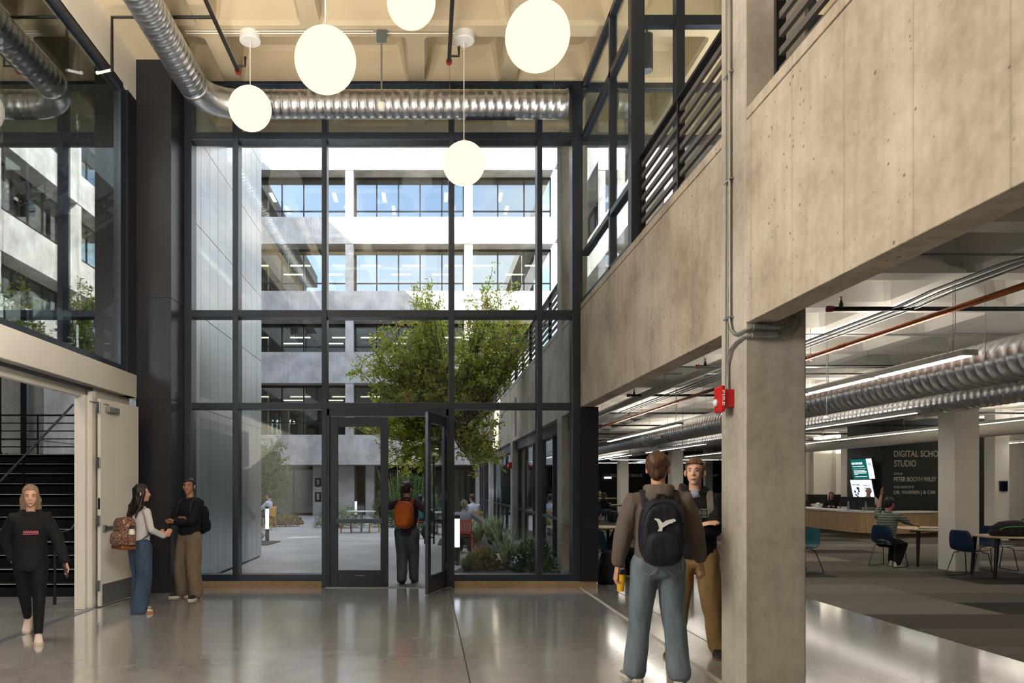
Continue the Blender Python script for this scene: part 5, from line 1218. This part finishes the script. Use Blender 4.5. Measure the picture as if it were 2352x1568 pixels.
# =============== library ===============
SHELL = M_('deep blue chair shell', hx(18, 44, 74), .4, var=.05); SHT = M_('teal chair shell', hx(28, 84, 96), .4, var=.05); LEGB = M_('slim black steel', hx(40, 46, 54), .35, .6)
def shell_chair(label, x, y, rz, m=SHELL, group=None):
    t = thing('shell_chair', label, 'chair', (x, y, 0), rz, group)
    prof = [(.22, .455), (.17, .465), (.05, .452), (-.10, .445), (-.19, .47), (-.235, .55), (-.26, .68), (-.285, .84)]; wd = [.20, .225, .23, .225, .215, .22, .215, .17]
    top, bot = [], []
    for (py, pz), w2 in zip(prof, wd):
        row = [(w2*s_, py+(.035 if pz > .5 else 0)*abs(s_)**2, pz+(.03*abs(s_)**2 if pz < .5 else 0)) for s_ in (-1, -.6, -.2, .2, .6, 1)]; top.append(row)
    mb = MB(); n = len(prof); vs = [p for r_ in top for p in r_]; vs2 = [(p[0], p[1]-(.012 if p[2] > .5 else 0), p[2]-(.012 if p[2] <= .5 else .003)) for p in vs]
    b_ = len(vs); mb.v = vs+vs2
    for i in range(n-1):
        for j in range(5): a = i*6+j; mb.f += [(a, a+1, a+7, a+6), (b_+a, b_+a+6, b_+a+7, b_+a+1)]
    for i in range(n-1): a = i*6; mb.f += [(a, a+6, b_+a+6, b_+a), (a+5, b_+a+5, b_+a+11, a+11)]
    for j in range(5): mb.f += [(j, b_+j, b_+j+1, j+1), ((n-1)*6+j, (n-1)*6+j+1, b_+(n-1)*6+j+1, b_+(n-1)*6+j)]
    o = mb.obj('shell', m, t, smooth='all'); k = o.modifiers.new('s', 'SUBSURF'); k.levels = k.render_levels = 2
    for sx in (-1, 1): MB().tube([(sx*.12, .12, .44), (sx*.20, .16, .42), (sx*.235, .24, .03), (sx*.235, .22, .009), (sx*.235, -.24, .009), (sx*.235, -.27, .03), (sx*.20, -.12, .42), (sx*.12, -.10, .44)], .0085, 8).obj('sled_leg', LEGB, t, smooth=True)
    return t
def oval_table(label, x, y, rx, ry, legs_, rz=0, group=None):
    t = thing('oval_table', label, 'table', (x, y, 0), rz, group)
    pl = [(rx*math.copysign(abs(math.cos(a))**.8, math.cos(a)), ry*math.copysign(abs(math.sin(a))**.8, math.sin(a))) for a in [2*math.pi*i/48 for i in range(48)]]
    MB().prism(pl, 'z', .715, .74).obj('table_top', WOODT, t, bevel=.004)
    MB().box(-rx*.6, rx*.6, -.03, .03, .66, .715).box(-.03, .03, -ry*.6, ry*.6, .66, .715).obj('under_frame', STEEL, t)
    for lx, ly in legs_: MB().tube([(lx, ly, .715), (lx*1.04, ly*1.04, 0)], [.038, .022], 12).obj('leg', BLACK, t, smooth=True)
    return t
L4 = lambda a, b: [(-a, -b), (a, -b), (a, b), (-a, b)]
oval_table('pale wood round table behind the white column, by the man in striped shirt', 10.35, 15.0, .72, .72, [(-.55, -.42), (-.62, .25), (.5, -.45), (.5, .45)])
oval_table('pale wood oval table at the right edge with the bags on it', 10.95, 12.75, 1.3, .62, [(-1.12, -.15), (-1.08, .42), (1.0, -.35), (1.0, .35)])
shell_chair('blue shell chair under the man in the striped shirt', 9.22, 14.6, R(-62))
shell_chair('empty blue shell chair before the white column', 9.62, 12.95, R(-72))
shell_chair('teal chair half hidden behind the raw pillar', 6.95, 13.55, R(100), SHT)
shell_chair('blue shell chair behind the oval table, mostly hidden by the bags', 10.9, 14.0, R(175))
STR = None
def stripes():
    q = N('green grey striped jersey'); P = q.coord(); z = q.n('SeparateXYZ', {0: P}).outputs[2]; f = q.math('FRACT', q.math('DIVIDE', z, .05)); l = q.math('LESS_THAN', f, .18)
    q.bsdf({'Base Color': q.mix(l, hx(84, 92, 86), hx(168, 172, 160)), 'Roughness': .9}, q.noise(P, 8, 4), .4, .01); return q.m
STR = stripes()
sit('man in striped polo raising his hand on the blue shell chair', 9.22, 14.6, R(-62), 1.80, STR, BLK, HK, hx(170, 116, 92), .014, pose=dict(lean=10, pelvis=(0, -.1, .52), handR=(.30, .42, .80), handL=(-.30, .28, 1.38), poleL=(-.6, .6, -.8), poleR=(.9, -.2, -.6), hdirL=(0, .1, 1), fr=(.10, .10), fl=(-.10, .30), head=(0, 0, -6), curl=.25), topk=dict(sleeve=.4, hem=-.1), shoes=SHW)
GREYT = cloth('grey joggers', hx(112, 106, 104), .6)
sit('seated person in grey joggers and white sneakers under the oval table', 11.15, 11.75, R(58), 1.78, BLK, GREYT, HK, vox=.016, pose=dict(fr=(.10, .80), fl=(-.12, .72), kneeR=(0, .2, 1), kneeL=(0, .2, 1)), shoes=SHW)
shell_chair('blue shell chair of the person in grey joggers', 11.15, 11.75, R(58))
# bags and laptop on the oval table
def softbag(name, label, cat, loc, rz, dims, m, seed, stripe=None):
    t = thing(name, label, cat, loc, rz); a, b_, c_ = dims; mb = MB()
    ell(mb, [((0, 0, .0), a*.9, b_*.9), ((0, 0, c_*.25), a, b_), ((.02, 0, c_*.6), a*.93, b_*.9), ((.05*a, 0, c_*.92), a*.6, b_*.6), ((.05*a, 0, c_), a*.3, b_*.3)], 20)
    mobj('bag_body', remesh(mb, .012, 3, fold(.02, 7, .9, seed)), m, t)
    mb = MB(); mb.tube([(a*math.cos(q)*.86, -b_*.95+.02*abs(math.cos(q)), c_*.4+c_*.25*math.sin(q)) for q in [math.pi*i/12 for i in range(13)]], .007, 6)
    mb.obj('piping', stripe or BPT, t, smooth=True); mb = MB(); mb.tube([(a*.5, 0, c_*.9), (a*.62, 0, c_*1.12), (a*.8, 0, c_*.8)], .009, 6); mb.obj('grab_handle', BPT, t, smooth=True); return t
softbag('backpack', 'dark backpack with green trim lying on the oval table', 'backpack', (10.15, 12.72, .742), 0, (.36, .19, .26), cloth('dark grey nylon', hx(42, 38, 38), .6), 3, M_('green piping', hx(60, 190, 70), .5))
t = thing('laptop', 'open laptop with dark stickered lid behind the green-trimmed backpack', 'laptop', (10.72, 12.75, .742), R(15)); MB().box(-.17, .17, -.12, .12, 0, .014).obj('keyboard_base', STEEL, t)
MB().cbox((0, .135, .115), (.34, .008, .23), rot(-14, 0, 0)).obj('lid', M_('stickered lid', hx(62, 50, 50), .5, var=.5, nscale=18), t)
t = thing('laptop', 'closed grey laptop on the round table', 'laptop', (10.15, 14.75, .742), R(20)); MB().box(-.17, .17, -.12, .12, 0, .016).obj('case', M_('laptop grey', hx(120, 124, 140), .35, .6), t, bevel=.004)
# reception desk
def offs(pts, d):
    out = []
    for i, p in enumerate(pts):
        a = Vector(pts[max(i-1, 0)]); b_ = Vector(pts[min(i+1, len(pts)-1)]); t_ = (b_-a).normalized(); out.append((p[0]-t_.y*d, p[1]+t_.x*d))
    return out
fr_ = [(13.75, 29.0), (13.62, 26.5), (13.40, 24.0)]+[(13.33+1.1*(1-math.cos(a)), 23.3-1.0*math.sin(a)) for a in [math.pi/2*i/8 for i in range(9)]]+[(15.2, 22.5), (16.1, 22.85)]
desk = thing('reception_desk', 'curved reception desk with vertical oak front and white top', 'desk')
def band(f, z0, z1, d0, d1): a = offs(f, d0); b_ = offs(f, d1); return MB().ring_loft([[(*a[i], z0), (*b_[i], z0), (*b_[i], z1), (*a[i], z1)] for i in range(len(f))])
band(fr_, .14, .77, 0, .05).obj('oak_front', WOOD, desk, smooth=40); band(fr_, .77, .81, -.03, .75).obj('white_top', WHITE, desk, smooth=40); band(fr_, 0, .14, .12, .16).obj('toe_kick', woodmat('brown plinth', hx(96, 80, 60), hx(122, 102, 78)), desk, smooth=40)
def monitor(label, x, y, z, rz, w_=.52, h_=.32, group=None, on=None):
    t = thing('monitor', label, 'monitor', (x, y, z), rz, group); MB().box(-w_/2, w_/2, -.02, .02, .12, .12+h_).obj('screen_housing', M_('matte black plastic', hx(22, 22, 24), .5), t, bevel=.004)
    MB().box(-.03, .03, .02, .05, .01, .3).obj('stand', STEEL, t); MB().box(-.12, .12, -.06, .12, 0, .012).obj('foot', STEEL, t, bevel=.003)
monitor('dark monitor back on the reception desk, leftmost of the three', 13.62, 23.6, .81, R(135)); monitor('dark monitor back in the middle of the three on the reception desk', 13.85, 23.1, .81, R(165)); monitor('dark monitor back on the reception desk in front of the bald man', 14.45, 22.85, .81, R(190))
t = thing('tissue_box', 'white rounded box on the reception desk by the woman in black', 'box', (13.86, 25.9, .81)); MB().lathe([(.002, 0), (.075, 0), (.08, .08), (.065, .18), (.03, .2), (.002, .2)], (0, 0, 0), 16).obj('box_body', WHITE, t, smooth=True); MB().cyl((0, -.077, .1), .03, .008, 14, axis=(0, -1, 0)).obj('round_label', GREYP, t)
t = thing('cup', 'small white cup before the woman in black at the desk', 'cup', (13.85, 24.6, .81)); MB().lathe([(.002, 0), (.028, 0), (.038, .1), (.034, .1), (.026, .01), (.002, .01)], (0, 0, 0), 14).obj('cup_body', WHITE, t, smooth=True)
HWV = dict(name='auburn hair', col=hx(84, 52, 36), style='long', vol=1.35, len=.3, wide=1.2)
tt_, J_ = sit('woman with long auburn hair in black top behind the reception desk', 14.55, 26.3, R(150), 1.68, BLK, BLK, HWV, hx(206, 150, 128), .016, True, z=.08)
MB().tube([J_['T']((-.05, .10, .47)), J_['T']((-.015, .15, .30)), J_['T']((.015, .15, .30)), J_['T']((.05, .10, .47))], .004, 6).obj('lanyard', M_('grey lanyard', hx(120, 124, 134), .6), tt_)
shell_chair('chair of the woman behind the reception desk', 14.55, 26.3, R(150), SHT)
tt_, J_ = sit('bald man with glasses in white shirt behind the desk monitors', 14.35, 23.72, R(165), 1.80, WHT, BLK, None, hx(214, 166, 142), .016, z=.17, pose=dict(head=(-14, 0, 8)))
g = MB(); HPf = lambda p: J_['headc']+J_['hM'] @ (Vector(p)*J_['s'])
for q in (-1, 1): g.tube([HPf((q*.032+.022*math.cos(a), .095, .012+.017*math.sin(a))) for a in [2*math.pi*i/12 for i in range(13)]], .002, 5).tube([HPf((q*.054, .092, .014)), HPf((q*.08, -.01, .012))], .002, 5)
g.obj('glasses', BLACK, tt_)
shell_chair('grey office chair of the bald man behind the desk', 14.35, 23.72, R(165), M_('grey upholstery', hx(150, 142, 132), .8))
HBL = dict(name=DBLH[0], col=DBLH[1], style='long', vol=1.2, len=.3)
sit('person with dark blond hair seated just behind the woman at the desk', 14.6, 28.3, R(120), 1.68, BLK, BLK, HBL, vox=.024, fem=True)
shell_chair('chair of the blond person behind the desk', 14.6, 28.3, R(120), SHT)
sit('person in blue shirt working at a computer beside the raw pillar edge', 14.6, 29.9, R(-80), 1.75, cloth('blue shirt', hx(74, 96, 130), .5), BLK, HBR, vox=.024, pose=dict(lean=12))
shell_chair('chair of the person in blue shirt', 14.6, 29.9, R(-80), SHT)
wt = thing('work_table', 'long pale computer table behind the reception desk', 'table', (16.6, 30.3, 0)); MB().box(-1.5, 2.6, -.4, .4, .71, .74).obj('table_top', WOODT, wt)
for x, y in L4(1.4, .35): MB().tube([(x, y, 0), (x, y, .71)], .025, 8).obj('leg', BLACK, wt)
for i, x in enumerate((15.7, 16.3, 17.2, 18.0)): monitor('dark desktop monitor on the long table behind the reception desk', x, 30.3, .74, R(0), .6, .38, 'desktop monitors behind the reception desk')
# wall screens
SC_G = emit('green slide', hx(16, 78, 72), 1.0); SC_W = emit('pale slide', hx(196, 206, 248), 1.0); INKW = emit('slide white text', (.9, .95, 1), .8); INKD = M_('slide dark text', hx(56, 60, 100), .6)
def tv(label, c, top):
    t = thing('wall_screen', label, 'screen', c, 0); Mx = (rot(0, 0, -90) @ rot(11, 0, 0)).to_4x4()
    MB().box(-.62, .62, 0, .05, -.36, .36, Mx).obj('screen_housing', BLACK, t); MB().box(-.04, .04, .05, .18, -.15, .15, Mx).obj('wall_mount', BLACK, t)
    if top:
        MB().box(-.60, .30, -.004, 0, -.34, .34, Mx).obj('slide_panel', SC_G, t); MB().box(.30, .60, -.004, 0, -.34, .34, Mx).obj('side_panel', SC_W, t)
        ltext('WANT TO SKIP THE LINE?', INKW, t, Mx @ Matrix.Translation((0, -.005, 0)), -.55, .16, .62, .07, .02); ltext('Then check out self-checkout options!', INKW, t, Mx @ Matrix.Translation((0, -.005, 0)), -.52, .07, .66, .04, .01)
        m = MB(); m.box(-.52, .22, -.007, -.004, .01, .016, Mx)
        for i, w_ in enumerate((.64, .72, .7, .2)): m.box(-.50, -.50+w_, -.007, -.004, -.06-.045*i, -.04-.045*i, Mx)
        m.box(-.48, .2, -.007, -.004, -.27, -.25, Mx).obj('text_lines', INKW, t)
        m = MB()
        for i in range(3): m.box(.37, .54, -.007, -.004, .18-.03*i, .192-.03*i, Mx)
        m.obj('text_lines', INKD, t)
    else:
        MB().box(-.60, .60, -.004, 0, -.34, .34, Mx).obj('slide_panel', SC_W, t)
        ltext('Intro to Figma', INKD, t, Mx @ Matrix.Translation((0, -.005, 0)), -.50, .14, .42, .06, .01); ltext('Friday Oct. 25', INKD, t, Mx @ Matrix.Translation((0, -.005, 0)), .12, .12, .34, .045, .01)
        for i, (w_, z) in enumerate(((.34, .04), (.22, -.04))): MB().box(.14, .14+w_, -.007, -.004, z, z+.02, Mx).obj('text_lines', INKD, t)
        for nm, cx_, cz_, r_, cl in (('red_dot', -.26, .045, .05, hx(200, 30, 40)), ('yellow_dot', -.19, .045, .05, hx(220, 190, 60)), ('lilac_dot', -.43, -.07, .05, hx(120, 120, 230)), ('blue_dot', -.20, -.05, .05, hx(120, 120, 230)), ('teal_dot', -.28, -.14, .045, hx(40, 180, 150))):
            m = MB(); m.v = [tuple(Mx @ Vector((cx_+r_*math.cos(a), y_, cz_+r_*math.sin(a)))) for y_ in (-.0075, -.004) for a in [2*math.pi*i/16 for i in range(16)]]; m.f = [tuple(range(16)), tuple(range(31, 15, -1))]+[(i, (i+1) % 16, 16+(i+1) % 16, 16+i) for i in range(16)]; m.obj(nm, M_('slide '+nm, cl, .6), t)
        MB().add([Mx @ Vector((-.40+.1*a_-.09*b_*.0+(.12 if b_ else 0)*1, y_, -.16-.13*b_+.0*a_)) for y_ in (-.0075, -.004) for a_, b_ in ((-1, 0), (0, 0), (1, 1), (0, 1))], [(0, 1, 2, 3), (7, 6, 5, 4), (0, 4, 5, 1), (1, 5, 6, 2), (2, 6, 7, 3), (3, 7, 4, 0)]).obj('red_bar', M_('slide red bar', hx(200, 30, 40), .6), t)
tv('upper wall screen with dark green slide beside the sign wall', (14.70, 24.68, 2.17), True)
tv('lower wall screen with pale slide and coloured dots beside the sign wall', (14.70, 24.68, 1.47), False)
# donor lettering on the green wall
SG = M_('pale sign lettering', hx(196, 190, 176), .6, var=.02); Mw = Matrix.Translation((0, 23.998, 0)); k_ = 24.0/1680
sgn = thing('wall_lettering', 'pale donor lettering on the dark green wall', 'sign')
def sline(s_, u0, v0, u1, cap, bold=.0): ltext(s_, SG, sgn, Mw, (u0-980)*k_, 1.62-(v0-1114)*k_, (u1-u0)*k_, cap*k_, bold)
sline('DIGITAL SCHOLARSHIP', 2053, 1049, 2212, 14.5, .018); sline('STUDIO', 2053.5, 1071.5, 2104, 15, .018); sline('GIVEN BY', 2053, 1090.5, 2074, 5.5, .01); sline('PETER BOOTH WILEY', 2053, 1105.5, 2151, 10.5, .018)
sline('IN RECOGNITION OF', 2053, 1121, 2099, 5.5, .01); sline('DR. WARREN J & CAR', 2053, 1136.5, 2149.5, 10.5, .018)
Mw2 = Matrix.Translation((0, 45.995, 0)); k2 = 46/1680
s2 = thing('wall_lettering', 'pale TECHNOLOGY SERVICES lettering on the far dark wall', 'sign'); ltext('TECHNOLOGY SERVICES', WHITE, s2, Mw2, (1402-980)*k2, 1.62-(1095-1114)*k2, 74*k2, 6.8*k2, .02)
s2 = thing('wall_lettering', 'pale COPY lettering on the far dark wall near the pillar', 'sign'); ltext('COPY', WHITE, s2, Mw2, (1633-980)*k2, 1.62-(1095-1114)*k2, 17*k2, 6.8*k2, .02)
t = thing('dark_door', 'dark green door in the far wall with a bright exit plate above', 'door', (11.5, 45.94, 0)); MB().box(-.5, .5, 0, .05, 0, 2.0).obj('door_panel', M_('dark door green', hx(32, 38, 36), .6), t); MB().box(-.35, .1, -.04, 0, 2.03, 2.15).obj('exit_plate', emit('exit plate glow', (.9, .95, 1), .7), t)
t = thing('wall_tablet', 'small dark tablet on the white column at the right edge', 'tablet', (16.78, 21.28, 1.62)); MB().box(-.11, .11, -.02, .02, -.17, .10).obj('screen', M_('tablet black', hx(14, 20, 34), .2), t); MB().box(-.12, .12, -.02, .02, .10, .13).obj('holder', STEEL, t)
# deep left seating
sit('distant person with long dark hair seated at a low table left in the library', 7.95, 33.0, R(-75), 1.68, DKN, DEN, HLG, vox=.024, fem=True, pose=dict(lean=12))
shell_chair('teal chair under the distant long-haired person', 7.95, 33.0, R(-75), SHT); shell_chair('empty teal chair beyond the distant long-haired person', 9.3, 32.8, R(90), SHT)
oval_table('distant low table before the long-haired person', 8.7, 33.6, .6, .4, L4(.4, .25))
sit('distant person in dark top behind the long worktop', 9.05, 38.2, R(175), 1.75, BLK, BLK, HK, vox=.03)
wt = thing('work_table', 'distant long pale worktop before the far dark wall', 'table', (9.8, 37.4, 0)); MB().box(-1.3, 1.3, -.35, .35, .93, .97).obj('table_top', WOODT, wt)
for x, y in L4(1.2, .3): MB().tube([(x, y, 0), (x, y, .93)], .025, 8).obj('leg', BLACK, wt)
softbag('backpack', 'distant black backpack leaning on the floor beside the long-haired person', 'backpack', (8.15, 31.9, 0), 0, (.24, .2, .5), BPK, 5)
# near left seat beside the end panel
sit('person with long black hair in navy T-shirt bent over, beside the dark end panel', 3.28, 12.85, R(-80), 1.66, cloth('navy tee', hx(26, 34, 46), .4), BLK, dict(name=BLKH[0], col=BLKH[1], style='long', vol=1.2, len=.34), hx(206, 150, 120), .013, True, dict(lean=34, head=(-8, 0, 0), handR=(.22, .50, .72), handL=(-.12, .5, .74)), topk=dict(sleeve=.42))
shell_chair('teal chair of the person in navy T-shirt beside the end panel', 3.28, 12.85, R(-80), SHT)
oval_table('table of the person in navy T-shirt, hidden behind the standing man', 4.25, 13.0, .5, .45, L4(.35, .3))
oval_table('pale table just beyond the person in navy T-shirt', 3.6, 15.6, .5, .5, L4(.35, .35))
softbag('backpack', 'black backpack slumped on the floor against the dark end panel', 'backpack', (2.98, 12.05, 0), R(20), (.18, .14, .55), BPK, 8)
pz, JZ = person('person with wavy brown hair standing between the two men, far in the library', (7.05, 20.2, 0), R(60), 1.66, dict(), sk=hx(206, 150, 124), hair=dict(name=BROWNH[0], col=BROWNH[1], style='shoulder', vol=1.3, len=.2), fem=True, top=dict(m=LILA, g=.012, r=(.072, .06, .046), name='shirt'), legs=dict(m=DRKJ), shoes=dict(m=SHB), vox=.018)
# panic bars on the glass doors, belonging to each leaf
for o in list(bpy.data.objects):
    if o.name.startswith('glazed_door') and o.parent is None:
        MB().box(.10, .83, -.075, -.045, 1.02, 1.09).box(.10, .15, -.05, -.02, 1.02, 1.09).box(.78, .83, -.05, -.02, 1.02, 1.09).obj('panic_bar', M_('blue grey anodised', hx(84, 104, 120), .3, .7), o, bevel=.004)
